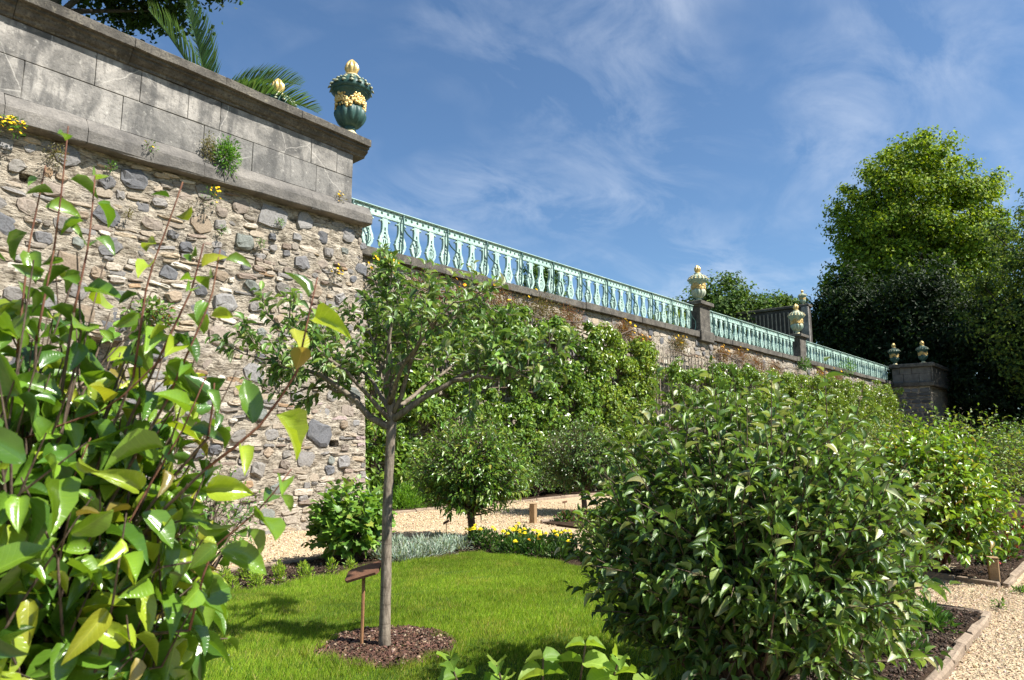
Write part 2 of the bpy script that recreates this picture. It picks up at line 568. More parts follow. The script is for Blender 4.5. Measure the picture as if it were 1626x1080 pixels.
def leafmesh(P, A, N, L, W, col, tm, lf=False):
    """n leaves; L length, W width/length; returns V, groups, colours, leaf coords"""
    tv, tf = tm
    P = np.asarray(P, float)
    n = len(P)
    A, S, U = frames(A, N)
    L = np.broadcast_to(L, (n,))[:, None, None]
    W = np.broadcast_to(W, (n,))[:, None, None]
    V = P[:, None] + L * (tv[None, :, 0:1] * A[:, None] + W * tv[None, :, 1:2] * S[:, None] + tv[None, :, 2:3] * U[:, None])
    k = len(tv)
    off = (np.arange(n) * k)[:, None, None]
    G = [(g[None] + off).reshape(-1, g.shape[1]) for g in tf]
    Cc = np.repeat(np.asarray(col)[:, None], k, 1).reshape(-1, 3)
    q = None
    if lf:
        q = np.tile(np.stack([tv[:, 1] * 2, tv[:, 0], tv[:, 0] * 0], 1), (n, 1))
    return V.reshape(-1, 3), G, Cc, q


def palette(rng, n, cols, wts=None, jit=0.18):
    cols = np.array(cols, float)
    i = rng.choice(len(cols), n, p=None if wts is None else np.array(wts) / sum(wts))
    c = cols[i] * (1 + rng.normal(0, jit, (n, 1)))
    return np.clip(c * (1 + rng.normal(0, 0.06, (n, 3))), 0.004, 0.9)


def leaves_obj(name, parent, P, A, N, L, W, col, tm, mat, kind=None, lf=False):
    base = parent_world(parent)
    V, G, Cc, q = leafmesh(np.asarray(P) - base, A, N, L, W, col, tm, lf)
    return link(name, fmesh(name, V, G, Cc, q, smooth=len(tm[0]) > 8), parent, mat, kind)


def leaf_parts(rng, parent, P, A, N, L, W, cols, wts, tmfun, mat, count=300, name='leaf', rest='foliage', rt=None, eye=(0, 0, EYE), ratio=None):
    """the leaves nearest the camera as single objects that share a few meshes, the rest joined"""
    P, A, N = np.asarray(P), np.asarray(A), np.asarray(N)
    n = len(P)
    base = parent_world(parent)
    d = np.linalg.norm(P - np.array(eye), axis=1)
    score = L / d
    F = (P - np.array(eye)) @ FWD
    u = 813 + 1100 * ((P - np.array(eye)) @ RGT) / np.maximum(F, 0.05)
    score = np.where((F > 0.1) & (u > -60) & (u < 1690), score, score * 0.05)
    order = np.argsort(-score)
    pick, other = order[:count], order[count:]
    var = []
    cols = np.array(cols, float)
    for k, c in enumerate(cols):
        for j in range(5):
            tv, tf = tmfun(j)
            cc = np.clip(c * (1 + rng.normal(0, 0.12)), 0.004, 0.9)
            V = tv.copy()
            me = fmesh(name, V, tf, np.repeat(cc[None], len(V), 0), np.stack([tv[:, 1] * 2, tv[:, 0], tv[:, 0] * 0], 1), smooth=True)
            me.materials.append(mat)
            var.append(me)
    ci = rng.choice(len(cols), n, p=np.array(wts) / sum(wts))
    Af, S, U = frames(A, N)
    for i in pick:
        o = bpy.data.objects.new(name, var[ci[i] * 5 + rng.integers(5)])
        C.objects.link(o)
        o.parent = parent
        m = np.eye(4)
        m[:3, 0] = Af[i] * L[i]
        m[:3, 1] = S[i] * L[i] * W[i]
        m[:3, 2] = U[i] * L[i]
        m[:3, 3] = P[i] - base
        o.matrix_basis = Matrix(m.tolist())
    if len(other):
        col = np.clip(cols[ci[other]] * (1 + rng.normal(0, 0.15, (len(other), 1))), 0.004, 0.9)
        leaves_obj(rest, parent, P[other], A[other], N[other], L[other], W[other], col, rt or tmpl('med', 0.32, 0.38, 0.15, 0.03), mat, 'stuff', True)


def along(pts, t):
    pts = np.asarray(pts, float)
    seg = np.linalg.norm(np.diff(pts, axis=0), axis=1)
    cum = np.concatenate([[0], np.cumsum(seg)])
    s = t * cum[-1]
    i = min(np.searchsorted(cum, s, 'right') - 1, len(seg) - 1)
    f = (s - cum[i]) / (seg[i] + 1e-9)
    return pts[i] * (1 - f) + pts[i + 1] * f, nrm(pts[i + 1] - pts[i])


def curve(p0, p1, bend, n=5):
    p0, p1, bend = map(np.asarray, (p0, p1, bend))
    return [p0 * (1 - t) + p1 * t + bend * 4 * t * (1 - t) for t in np.linspace(0, 1, n)]


def shoot(rng, pts, n, L, t0=0.25, div=0.9, droop=0.3, jit=0.35, upw=0.9):
    """leaves in a spiral along a shoot -> P, A, N, L"""
    P, A, N, Ls = [], [], [], []
    ph = rng.uniform(0, 6.28)
    for k in range(n):
        t = t0 + (1 - t0) * (k + rng.uniform(0, 0.6)) / n
        p, d = along(pts, min(t, 0.999))
        s = np.cross(d, [0, 0, 1])
        s = nrm(s) if np.linalg.norm(s) > 0.1 else np.array([1.0, 0, 0])
        b = np.cross(s, d)
        ph += 2.4
        side = s * math.cos(ph) + b * math.sin(ph)
        dv = div * (1.15 - 0.6 * t)
        a = nrm(d * math.cos(dv) + side * math.sin(dv) + np.array([0, 0, -droop]) * rng.uniform(0, 1) + rng.normal(0, jit * 0.4, 3))
        nn = nrm(d * 0.6 * upw + np.array([0, 0, upw]) + np.array([SUN_DIR.x, SUN_DIR.y, 0]) * 0.35 + rng.normal(0, jit, 3))
        P.append(p + a * 0.012)
        A.append(a)
        N.append(nn)
        Ls.append(L * rng.uniform(0.55, 1.2) * (1.0 if t < 0.85 else 0.75))
    return P, A, N, Ls


def bush_shoots(rng, base, cen, rad, ns, seglen=0.55):
    """curved shoots that leave the bush's heart and end on an uneven ellipsoid"""
    out = []
    cen, rad = np.array(cen, float), np.array(rad, float)
    i = np.arange(ns) + 0.5
    zc = 1 - 1.75 * i / ns
    th = np.pi * (1 + 5 ** 0.5) * i + rng.uniform(0, 6)
    dirs = np.stack([np.sqrt(1 - np.clip(zc, -1, 1) ** 2) * np.cos(th), np.sqrt(1 - np.clip(zc, -1, 1) ** 2) * np.sin(th), zc], 1)
    dirs = nrm(dirs + rng.normal(0, 0.12, dirs.shape))
    for d in dirs:
        k = rng.uniform(0.74, 1.08) * (1.16 if rng.random() < 0.08 else 1.0)
        end = cen + rad * d * k
        st = cen + rad * d * k * rng.uniform(0.2, 0.5) + np.array([0, 0, -rad[2] * rng.uniform(0.1, 0.45)]) + rng.normal(0, 0.12, 3) * rad
        if end[2] < base[2] + 0.06:
            end[2] = base[2] + rng.uniform(0.06, 0.2)
        out.append(curve(st, end, np.array([0, 0, rng.uniform(-0.06, 0.04)]) + rng.normal(0, 0.03, 3), 4))
    return out


def bush(rng, parent, base, cen, rad, ns, per, L, W, cols, wts, tmfun, mat, count, twig, stems=5, droop=0.3, t0=0.15, div=0.95, simple=None):
    sh = bush_shoots(rng, base, cen, rad, ns)
    mb = MB()
    base = np.array(base, float)
    P, A, N, Ls = [], [], [], []
    for s in sh:
        mb.tube(s, [0.0045, 0.0035, 0.0025, 0.0012], 4, False)
        # leader from the foot to the start of the shoot
        if rng.random() < 0.35:
            f = base + np.array([rng.normal(0, 0.03), rng.normal(0, 0.03), 0])
            mb.tube(curve(f, s[0], np.array([0, 0, 0.05]) + rng.normal(0, 0.03, 3), 5), [0.016, 0.012, 0.01, 0.007, 0.005], 5, False)
        a, b, c, d = shoot(rng, s, per, L, t0, div, droop)
        P += a; A += b; N += c; Ls += d
    mb.tube([base, base + [0.01, 0.0, 0.14], base + [0.0, 0.01, cen[2] - base[2]]], [0.03, 0.026, 0.012], 8)
    mb.build('stems', twig, parent)
    P, A, N, Ls = map(np.array, (P, A, N, Ls))
    Wn = W * rng.uniform(0.85, 1.15, len(P))
    if count:
        leaf_parts(rng, parent, P, A, N, Ls, Wn, cols, wts, tmfun, mat, count)
    else:
        leaves_obj('crown', parent, P, A, N, Ls, Wn, palette(rng, len(P), cols, wts), simple or tmpl('mid', 0.14, 0.28), mat, None, True)


def cloud(rng, cen, rad, nc, per, cr, shell=0.55, low=-0.8, flat=0.8):
    """clumps of leaves in an ellipsoid -> clump centres, P, outward normals"""
    cen, rad = np.array(cen, float), np.array(rad, float)
    d = nrm(rng.normal(0, 1, (nc * 3, 3)))
    d = d[d[:, 2] > low][:nc]
    r = shell + (1 - shell) * rng.random((len(d), 1)) ** 0.6
    cc = cen + rad * d * r * rng.uniform(0.88, 1.06, (len(d), 1))
    sz = cr * rng.uniform(0.6, 1.35, len(d))
    o = nrm(rng.normal(0, 1, (len(d), per, 3)))
    rr = rng.random((len(d), per, 1)) ** 0.8 * 1.25
    P = cc[:, None] + o * rr * sz[:, None, None] * np.array([1, 1, flat])
    out = nrm((cc - cen) / rad)[:, None] * 0.5 + o * 0.6
    return cc, P.reshape(-1, 3), out.reshape(-1, 3)


def cloud_leaves(rng, P, out, up=0.5, jit=0.55):
    N = nrm(out + np.array([0, 0, up]) + rng.normal(0, jit, P.shape))
    A = nrm(np.cross(N, rng.normal(0, 1, P.shape)) + np.array([0, 0, -0.35]))
    return A, N


def tree(rng, name, label, base, cen, rad, nc, per, cr, L, W, cols, wts, trunk_r, mat='far', bark='dark_bark', group=None,
         limbs=26, low=-0.8, shell=0.5, tm=None, cat='tree', fork=None):
    t = thing(name, label, cat, base, group)
    base = np.array(base, float)
    cen = np.array(cen, float)
    mb = MB()
    hz = cen[2] - base[2]
    fk = np.array(fork) if fork is not None else base * 0.5 + np.array([cen[0], cen[1], base[2]]) * 0.5 + np.array([0, 0, hz * 0.45])
    top = cen + np.array([0, 0, rad[2] * 0.55])
    main = [base - [0, 0, 0.1], base + (fk - base) * 0.3 + rng.normal(0, trunk_r * 0.3, 3) * [1, 1, 0], fk, (fk + top) / 2 + rng.normal(0, trunk_r, 3), top]
    mb.tube(main, [trunk_r * 1.3, trunk_r, trunk_r * 0.8, trunk_r * 0.45, trunk_r * 0.1], 10)
    cc, P, out = cloud(rng, cen, rad, nc, per, cr, shell, low)
    for i in rng.choice(len(cc), min(limbs, len(cc)), False):
        s, _ = along(main, rng.uniform(0.38, 0.85))
        mb.tube(curve(s, cc[i], np.array([0, 0, -0.06 * np.linalg.norm(cc[i] - s)]) + rng.normal(0, trunk_r * 0.5, 3), 6),
                [trunk_r * 0.4, trunk_r * 0.33, trunk_r * 0.26, trunk_r * 0.19, trunk_r * 0.12, trunk_r * 0.05], 6, False)
    mb.build('trunk', M[bark], t, True)
    A, N = cloud_leaves(rng, P, out)
    leaves_obj('crown', t, P, A, N, L * rng.uniform(0.7, 1.25, len(P)), W, palette(rng, len(P), cols, wts), tm or tmpl('two', 0.1, 0.1), M[mat])
    return t


# ------------------------------------------------------------------ ground, paths, beds, lawn
rng = np.random.default_rng(7)
mb = MB(); mb.add([(-700, -700, -0.06), (700, -700, -0.06), (700, 700, -0.06), (-700, 700, -0.06)], [(0, 1, 2, 3)])
struct('ground', mb, M['earth'])
gv = []
xs = np.linspace(-16, 52, 120); ys = np.linspace(-7, 11.45, 60)
mb = MB()
for y in ys:
    for x in xs:
        mb.v.append((x, y, 0.012 * math.sin(x * 0.9 + y * 1.7) * math.sin(y * 1.3 - x * 0.4)))
for j in range(len(ys) - 1):
    for i in range(len(xs) - 1):
        a = j * len(xs) + i
        mb.f.append((a, a + 1, a + 1 + len(xs), a + len(xs)))
path = struct('gravel_path', mb, M['gravel'])


def sheet(poly, z, step=0.12, amp=0.015, seed=0):
    """uneven sheet inside a convex polygon with a skirt to the ground"""
    r = np.random.default_rng(seed)
    bm = bmesh.new()
    vs = [bm.verts.new((x, y, z)) for x, y in poly]
    f = bm.faces.new(vs)
    if f.normal.z < 0:
        f.normal_flip()
    n = 5
    bmesh.ops.triangulate(bm, faces=bm.faces[:])
    for _ in range(n):
        bmesh.ops.subdivide_edges(bm, edges=[e for e in bm.edges if e.calc_length() > step * 2], cuts=1, use_grid_fill=True)
    for v in bm.verts:
        if not v.is_boundary:
            v.co.z += amp * (math.sin(v.co.x * 2.3) * math.sin(v.co.y * 2.9) + r.normal(0, 0.4))
    ex = bmesh.ops.extrude_edge_only(bm, edges=[e for e in bm.edges if e.is_boundary])
    for e in ex['geom']:
        if isinstance(e, bmesh.types.BMVert):
            e.co.z = -0.03
    bmesh.ops.recalc_face_normals(bm, faces=bm.faces[:])
    return bm


def sheet_obj(name, poly, z, mat, **k):
    bm = sheet(poly, z, **k)
    me = bpy.data.meshes.new(name)
    bm.to_mesh(me)
    bm.free()
    o = link(name, me, None, mat, 'structure')
    return o


QA = [(-3.0, 0.98), (6.47, 0.98), (7.05, 6.92), (-3.0, 6.92)]
QB = [(7.98, 1.04), (17.5, 1.04), (17.5, 7.4), (9.1, 7.4)]
sheet_obj('soil_bed', QA, 0.028, M['soil'], seed=1)
sheet_obj('soil_bed', QB, 0.028, M['soil'], seed=2)
sheet_obj('soil_bed', [(7.2, 10.55), (50, 10.55), (50, 11.5), (7.2, 11.5)], 0.05, M['soil'], step=0.3, seed=3)
sheet_obj('soil_bed', [(19, 1.0), (44, 1.0), (44, 7.4), (19, 7.4)], 0.028, M['soil'], step=0.5, seed=4)
sheet_obj('soil_bed', [(7.9, -7), (44, -7), (44, -1.4), (7.9, -1.4)], 0.028, M['soil'], step=0.5, seed=5)
LAWN = [(-2.9, 1.95), (5.9, 1.95), (6.0, 5.82), (-2.9, 5.82)]
sheet_obj('lawn', LAWN, 0.06, M['turf'], seed=6)
sheet_obj('lawn', [(10.5, 2.4), (16.5, 2.4), (16.5, 6.2), (10.5, 6.2)], 0.06, M['turf'], seed=8)

MUL = np.array([2.86, 3.58])
# grass blades
n = 330000
r = np.random.default_rng(11)
gx = r.uniform(0.6, 6.0, n); gy = r.uniform(1.95, 5.86, n)
rag = 0.05 * np.sin(gx * 9) + 0.03 * np.sin(gx * 23 + 1)
dm = np.hypot((gx - MUL[0]) * 1.0, gy - MUL[1])
ang = np.arctan2(gy - MUL[1], gx - MUL[0])
keep = (dm > 0.40 + 0.04 * np.sin(ang * 5) + 0.03 * np.sin(ang * 11 + 2)) & (gy < 5.82 + rag * 0.6) & (gx < 5.98 + 0.05 * np.sin(gy * 11))
gx, gy, dm = gx[keep], gy[keep], dm[keep]
n = len(gx)
patch = 0.5 + 0.5 * np.sin(gx * 2.1 + 1.3 * np.sin(gy * 1.7)) * np.sin(gy * 2.6 + np.sin(gx * 1.1))
h = r.uniform(0.016, 0.036, n) * (0.85 + 0.35 * patch) * np.where(dm < 0.5, 1.7, 1.0) * np.where(gy > 5.72, 1.5, 1.0)
a = r.uniform(0, 6.28, n); lean = r.uniform(0.1, 0.9, n)
z0 = 0.06 + 0.015 * np.sin(gx * 2.3) * np.sin(gy * 2.9)
wd = 0.0028
b0 = np.stack([gx + wd * np.sin(a + 1.57), gy - wd * np.cos(a + 1.57), z0 - 0.008], 1)
b1 = np.stack([gx - wd * np.sin(a + 1.57), gy + wd * np.cos(a + 1.57), z0 - 0.008], 1)
tp = np.stack([gx + h * lean * np.cos(a), gy + h * lean * np.sin(a), z0 + h], 1)
V = np.stack([b0, b1, tp], 1).reshape(-1, 3)
pc = palette(r, n, [(0.18, 0.275, 0.022), (0.235, 0.33, 0.03), (0.12, 0.21, 0.02), (0.36, 0.35, 0.10)], [5, 4, 3, 1.0])
weed = (np.sin(gx * 5.3 + 2 * np.sin(gy * 3.1)) * np.sin(gy * 4.7 + 1.5 * np.sin(gx * 2.3)) > 0.55) & (r.random(n) < 0.5)
pc[weed] = pc[weed] * np.array([1.25, 1.02, 1.5])
pc = pc * (0.78 + 0.4 * patch[:, None] + 0.12 * np.sin(gx * 13 + 3 * np.sin(gy * 7))[:, None] * np.sin(gy * 11 + gx * 3)[:, None])
go = link('grass', fmesh('grass', V, [np.arange(3 * n).reshape(-1, 3)], np.repeat(pc, 3, 0)), None, M['grass'], 'stuff')
go['label'] = 'short mown green grass of the garden lawn'

# mulch disc
sheet_obj('mulch_ring', [(MUL[0] + 0.44 * math.cos(t), MUL[1] + 0.44 * math.sin(t)) for t in np.linspace(0, 6.283, 24, False)], 0.068, M['soil'], step=0.05, amp=0.01, seed=9)


def chips(name, pts, zz, size, cols, wts, mat, seed, label):
    r = np.random.default_rng(seed)
    n = len(pts)
    P = np.concatenate([pts, np.full((n, 1), zz)], 1) + np.stack([np.zeros(n), np.zeros(n), r.uniform(0, size * 0.5, n)], 1)
    N = nrm(np.array([0, 0, 1.0]) + r.normal(0, 0.45, (n, 3)))
    A = np.cross(N, r.normal(0, 1, (n, 3)))
    tv = np.array([(-0.5, -0.2, 0), (-0.4, 0.25, 0), (0.5, 0.2, 0), (0.45, -0.25, 0), (0.0, 0.0, 0.3)], float)
    tf = [np.array([(0, 3, 4), (3, 2, 4), (2, 1, 4), (1, 0, 4)])]
    V, G, Cc, q = leafmesh(P, A, N, size * r.uniform(0.5, 1.4, n), r.uniform(0.7, 1.5, n), palette(r, n, cols, wts), (tv, tf))
    o = link(name, fmesh(name, V, G, Cc), None, M[mat], 'stuff')
    o['label'] = label
    return o


r = np.random.default_rng(13)
rr = 0.43 * np.sqrt(r.random(5000)); aa = r.uniform(0, 6.283, 5000)
chips('bark_chips', np.stack([MUL[0] + rr * np.cos(aa), MUL[1] + rr * np.sin(aa)], 1), 0.07, 0.022,
      [(0.09, 0.045, 0.03), (0.14, 0.075, 0.05), (0.05, 0.03, 0.02), (0.33, 0.24, 0.17)], [4, 3, 3, 0.7], 'mulch', 14, 'reddish bark mulch round the foot of the apple tree')
# loose bits on the beds
pts = np.stack([r.uniform(2.0, 6.9, 9000), r.uniform(5.85, 6.9, 9000)], 1)
pts2 = np.stack([r.uniform(3.6, 6.5, 7000), r.uniform(1.0, 1.9, 7000)], 1)
pts3 = np.stack([r.uniform(8.0, 12, 4000), r.uniform(1.05, 2.4, 4000)], 1)
pts4 = np.stack([r.uniform(6.0, 6.85, 3000), r.uniform(2.5, 6.9, 3000)], 1)
chips('soil_crumbs', np.concatenate([pts, pts2, pts3, pts4]), 0.03, 0.022, [(0.05, 0.032, 0.02), (0.10, 0.065, 0.042), (0.03, 0.02, 0.014), (0.27, 0.21, 0.15)], [4, 3, 3, 0.8],
      'mulch', 15, 'crumbs of dark soil and bark on the beds')
# loose gravel near the camera
n = 46000
pts = np.stack([r.uniform(3.9, 10.5, n), r.uniform(-1.2, 0.93, n)], 1)
q = np.stack([r.uniform(6.55, 8.0, 9000), r.uniform(0.9, 2.6, 9000)], 1)
chips('gravel', np.concatenate([pts, q]), 0.004, 0.0135, [(0.50, 0.385, 0.25), (0.40, 0.30, 0.19), (0.62, 0.50, 0.36), (0.26, 0.19, 0.12), (0.46, 0.40, 0.33)], [5, 4, 2, 2, 1],
      'pebble', 16, 'loose pale yellow gravel on the garden path')
n = 26000
pts = np.stack([r.uniform(2.5, 12.5, n), r.uniform(6.98, 10.5, n)], 1)
pts = pts[(pts[:, 1] < 9.5) | (pts[:, 0] > 7.2)]
chips('gravel', pts, 0.004, 0.022, [(0.58, 0.45, 0.285), (0.48, 0.36, 0.22), (0.68, 0.55, 0.38), (0.34, 0.25, 0.155)], [5, 4, 2, 2],
      'pebble', 17, 'pale yellow gravel of the path along the wall')


# edgings of the beds, stone by stone
def edging(label, p0, p1, seed, wd=0.055, hh=0.05, lo=0.3, hi=0.75):
    r = np.random.default_rng(seed)
    p0, p1 = np.array(p0, float), np.array(p1, float)
    t = thing('bed_edging', label, 'edging', (*p0, 0), 'stone edgings of the beds')
    Ln = np.linalg.norm(p1 - p0); d = (p1 - p0) / Ln
    rot = math.atan2(d[1], d[0]); s = 0.0
    while s < Ln - 0.05:
        l = min(r.uniform(lo, hi), Ln - s)
        c = p0 + d * (s + l / 2) + np.array([-d[1], d[0]]) * r.normal(0, 0.006)
        m = MB()
        m.box(c[0] - l / 2 + 0.004, c[0] + l / 2 - 0.004, c[1] - wd / 2, c[1] + wd / 2, -0.05, hh + r.normal(0, 0.008), 0.012, rot + r.normal(0, 0.012), (c[0], c[1]))
        m.v = [tuple(np.array(v) + r.normal(0, 0.004, 3)) for v in m.v]
        m.build('edging_stone', M['edging'], t)
        s += l


edging('sandstone edging of the apple bed along the near gravel path', (2.2, 0.94), (6.50, 0.94), 21)
edging('sandstone edging across the end of the apple bed at the cross path', (6.53, 0.98), (6.72, 2.9), 22)
edging('stone edging of the lawn bed along the gravel below the high wall', (1.8, 6.96), (7.05, 6.96), 23)
edging('stone edging in front of the pear bush beside the post', (7.95, 1.0), (17.4, 1.0), 24)
edging('short stone edging running back from the wooden post', (7.93, 1.04), (8.25, 2.7), 25)
edging('low stone edging of the bed at the foot of the trellis wall', (7.4, 10.52), (30, 10.52), 26, lo=0.5, hi=1.0)
edging('stone edging of the far bed beside the square post', (9.12, 7.44), (17.4, 7.44), 27)

# ------------------------------------------------------------------ rubble masonry
GREYS = [(0.15, 0.145, 0.145), (0.21, 0.195, 0.18), (0.115, 0.115, 0.12), (0.17, 0.18, 0.16), (0.23, 0.19, 0.155), (0.27, 0.21, 0.15), (0.19, 0.175, 0.155), (0.23, 0.22, 0.21)]
WARM = [(0.40, 0.345, 0.275), (0.33, 0.275, 0.21), (0.54, 0.49, 0.41), (0.255, 0.22, 0.18), (0.36, 0.29, 0.205), (0.25, 0.195, 0.155), (0.215, 0.20, 0.185), (0.30, 0.20, 0.12)]


def stone_geo(r, cx, cz, wd, ht, proud, yface, n=9, e=0.62, tilt=0.0):
    an = np.linspace(0, 2 * math.pi, n, False) + r.uniform(-0.2, 0.2, n) + r.uniform(0, 1)
    ca, sa = np.cos(an), np.sin(an)
    X = wd / 2 * np.sign(ca) * np.abs(ca) ** e * r.uniform(0.76, 1.08, n)
    Z = ht / 2 * np.sign(sa) * np.abs(sa) ** e * r.uniform(0.72, 1.10, n)
    X, Z = X * math.cos(tilt) - Z * math.sin(tilt), X * math.sin(tilt) + Z * math.cos(tilt)
    vs = []
    for sc, dp in ((1.02, 0.03), (0.96, -proud * 0.7), (0.70, None)):
        for i in range(n):
            d = dp if dp is not None else -proud * r.uniform(0.6, 1.35)
            z = cz + Z[i] * sc
            vs.append((cx + X[i] * sc, yface(z) + d, z))
    vs.append((cx, yface(cz) - proud * r.uniform(0.85, 1.15), cz))
    fs = []
    for j in (0, 1):
        for i in range(n):
            i2 = (i + 1) % n
            fs.append((j * n + i, j * n + n + i, j * n + n + i2, j * n + i2))
    fs += [(2 * n + i, 3 * n, 2 * n + (i + 1) % n) for i in range(n)]
    return vs, fs


def masonry(parent, x0, x1, z0, z1, yface, seed, nbig, parts, bigz=0.0, hmin=0.05, hmax=0.125, wmin=0.10, wmax=0.40, xend=None, big=(0.13, 0.30)):
    r = np.random.default_rng(seed)
    xend = xend or (lambda z: x1)
    st = []
    bigs = []
    for _ in range(nbig * 8):
        if len(bigs) >= nbig:
            break
        wd = r.uniform(*big) * (1.5 if r.random() < 0.15 else 1); ht = wd * r.uniform(0.65, 0.95)
        x = r.uniform(x0, x1 - wd * 0.7); z = z0 + (z1 - z0) * (bigz + (1 - bigz) * r.random() ** 0.75) - ht / 2
        if z - ht / 2 < z0 or z + ht / 2 > z1 or any(abs(x - b[0]) < (wd + b[2]) * 0.52 and abs(z - b[1]) < (ht + b[3]) * 0.52 for b in bigs):
            continue
        bigs.append((x, z, wd, ht))
    for x, z, wd, ht in bigs:
        c = np.array(GREYS[r.integers(len(GREYS))]) * r.uniform(0.85, 1.25)
        st.append((x, z, wd, ht, r.uniform(0.015, 0.05), c, r.uniform(0.5, 0.8), r.normal(0, 0.3)))
    z = z0
    while z < z1 - 0.03:
        h = min(r.uniform(hmin, hmax), z1 - z)
        x = x0 - r.uniform(0, 0.2)
        while x < xend(z):
            wd = r.uniform(wmin, wmax)
            xe = xend(z)
            if x + wd > xe - 0.07:
                wd = xe - x
            if wd < 0.05:
                break
            zz = z + h / 2 + 0.05 * math.sin(x * 2.1 + z * 3) + r.normal(0, 0.015)
            hh = h * r.uniform(0.65, 1.35) - 0.006
            ok = not any(abs(x + wd / 2 - b[0]) < wd / 2 + b[2] * 0.42 and abs(zz - b[1]) < b[3] * 0.48 + hh * 0.3 for b in bigs)
            if ok and zz + hh / 2 < z1 and r.random() < 0.96:
                pink = r.random() < 0.18 and z < 2.2 and x > xe - 1.2
                c = np.array((0.36, 0.28, 0.26)) if pink else np.array(WARM[r.choice(len(WARM), p=[.20, .17, .10, .15, .11, .09, .14, .04])])
                st.append((x + wd / 2, zz, wd * r.uniform(0.9, 1.1) - 0.005, hh, r.uniform(0.003, 0.034) , c * r.uniform(0.8, 1.2), r.uniform(0.4, 0.75), r.normal(0, 0.08)))
            x += wd
        z += h
    st = [s for s in st if not any(abs(s[0] - h[0]) < (h[2] + s[2]) * 0.45 and abs(s[1] - h[1]) < (h[3] + s[3]) * 0.45 for h in HOLES)] if yface(0) < 10 else st
    P = np.array([(s[0], yface(s[1]), s[1]) for s in st])
    d2 = ((P - np.array([0, 0, EYE])) ** 2).sum(1)
    ar = np.array([s[2] * s[3] for s in st]) / d2
    F = P @ FWD; u = 813 + 1100 * (P @ RGT) / np.maximum(F, 0.1)
    ar = np.where((u > -10) & (u < 1640), ar, ar * 0.01)
    order = np.argsort(-ar)
    rest = MB()
    for k, i in enumerate(order):
        x, z, wd, ht, pr, c, e, tl = st[i]
        vs, fs = stone_geo(r, x, z, wd, ht, pr, yface, 9, e, tl)
        if k < parts:
            m = MB(); m.add(vs, fs, c); m.build('stone', M['rubble'], parent)
        else:
            rest.add(vs, fs, c)
    if rest.v:
        rest.build('small_stones', M['rubble'], parent, kind='stuff')


HOLES = [(6.50, 1.30, 0.16, 0.10), (3.0, 2.42, 0.46, 0.40), (2.06, 4.46, 0.10, 0.09)]


def mortar_face(parent, x0, xend, z0, z1, yface, nx, nz, amp, seed, name='mortar_face'):
    r = np.random.default_rng(seed)
    X = np.linspace(0, 1, nx); Z = np.linspace(z0, z1, nz)
    g = np.zeros((nz, nx))
    for o, a in ((4, 1.0), (8, .8), (19, .7)):
        k = r.normal(0, 1, (nz // o + 3, nx // o + 3))
        jj = np.arange(nz) / o; ii = np.arange(nx) / o
        j0, i0 = jj.astype(int), ii.astype(int); fj, fi = (jj - j0)[:, None], (ii - i0)[None]
        g += a * ((k[j0][:, i0] * (1 - fj) + k[j0 + 1][:, i0] * fj) * (1 - fi) + (k[j0][:, i0 + 1] * (1 - fj) + k[j0 + 1][:, i0 + 1] * fj) * fi)
    V = []
    for j, z in enumerate(Z):
        xe = xend(z)
        yy = yface(z) - amp * g[j]
        for hx, hz, hw, hh in HOLES:
            xx = x0 + (xe - x0) * X
            yy = np.where((np.abs(xx - hx) < hw / 2) & (abs(z - hz) < hh / 2), yface(z) + 0.22, yy)
        V.append(np.stack([x0 + (xe - x0) * X, yy, np.full(nx, z)], 1))
    V = np.concatenate(V)
    a = (np.arange(nz - 1)[:, None] * nx + np.arange(nx - 1)[None]).ravel()
    F = np.stack([a, a + 1, a + nx + 1, a + nx], 1)
    return link(name, fmesh(name, V - parent_world(parent), [F]), parent, M['mortar'])


# front bastion
bw = thing('bastion_wall', 'high rubble stone bastion wall with grey ashlar parapet beside the gravel path', 'wall', (7.0, 9.55, 0))
yf = lambda z: 9.55 + 0.02 * z
xe = lambda z: 7.17 - 0.045 * z
mb = MB()
mb.add([(-8, 9.84, -0.2), (7.10, 9.84, -0.2), (7.10, 11.9, -0.2), (-8, 11.9, -0.2), (-8, 9.94, 5.2), (6.88, 9.94, 5.2), (6.88, 11.9, 5.2), (-8, 11.9, 5.2)],
       [(3, 2, 1, 0), (4, 5, 6, 7), (0, 1, 5, 4), (1, 2, 6, 5), (2, 3, 7, 6), (3, 0, 4, 7)])
mb.build('wall_core', M['mortar'], bw)
mortar_face(bw, -2.5, xe, -0.1, 5.06, yf, 420, 220, 0.013, 31)
masonry(bw, 0.6, 7.17, 0.02, 5.02, yf, 32, 215, 300, 0.05, 0.045, 0.12, 0.10, 0.38, xend=xe, big=(0.13, 0.38))
# quoin stones on the return so the corner is built
rr = np.random.default_rng(33)
z = 0.0
ret = MB()
while z < 5.0:
    h = rr.uniform(0.09, 0.24)
    y = 9.60
    while y < 11.5:
        l = rr.uniform(0.2, 0.55)
        vs, fs = stone_geo(rr, 0, z + h / 2, l - 0.02, h - 0.015, 0.02, lambda q: 0.0, 9, 0.5)
        vs = [(xe(v[2]) - 0.05 - v[1], y + l / 2 + v[0], v[2]) for v in vs]
        ret.add(vs, fs, np.array(WARM[rr.integers(len(WARM))]) * rr.uniform(0.8, 1.1))
        y += l
    z += h
ret.build('return_stones', M['rubble'], bw, kind='stuff')


def sh(v):                       # the parapet's courses climb a little towards the camera
    x, y, z = v
    k = 0.030 * max(0.0, min(1.0, (z - 5.03) / 1.45))
    return (x, y, z + k * (6.9 - x))


def finish(m, name, mat, parent, r, j=0.004):
    m.v = [sh(tuple(np.array(v) + r.normal(0, j, 3))) for v in m.v]
    return m.build(name, mat, parent)


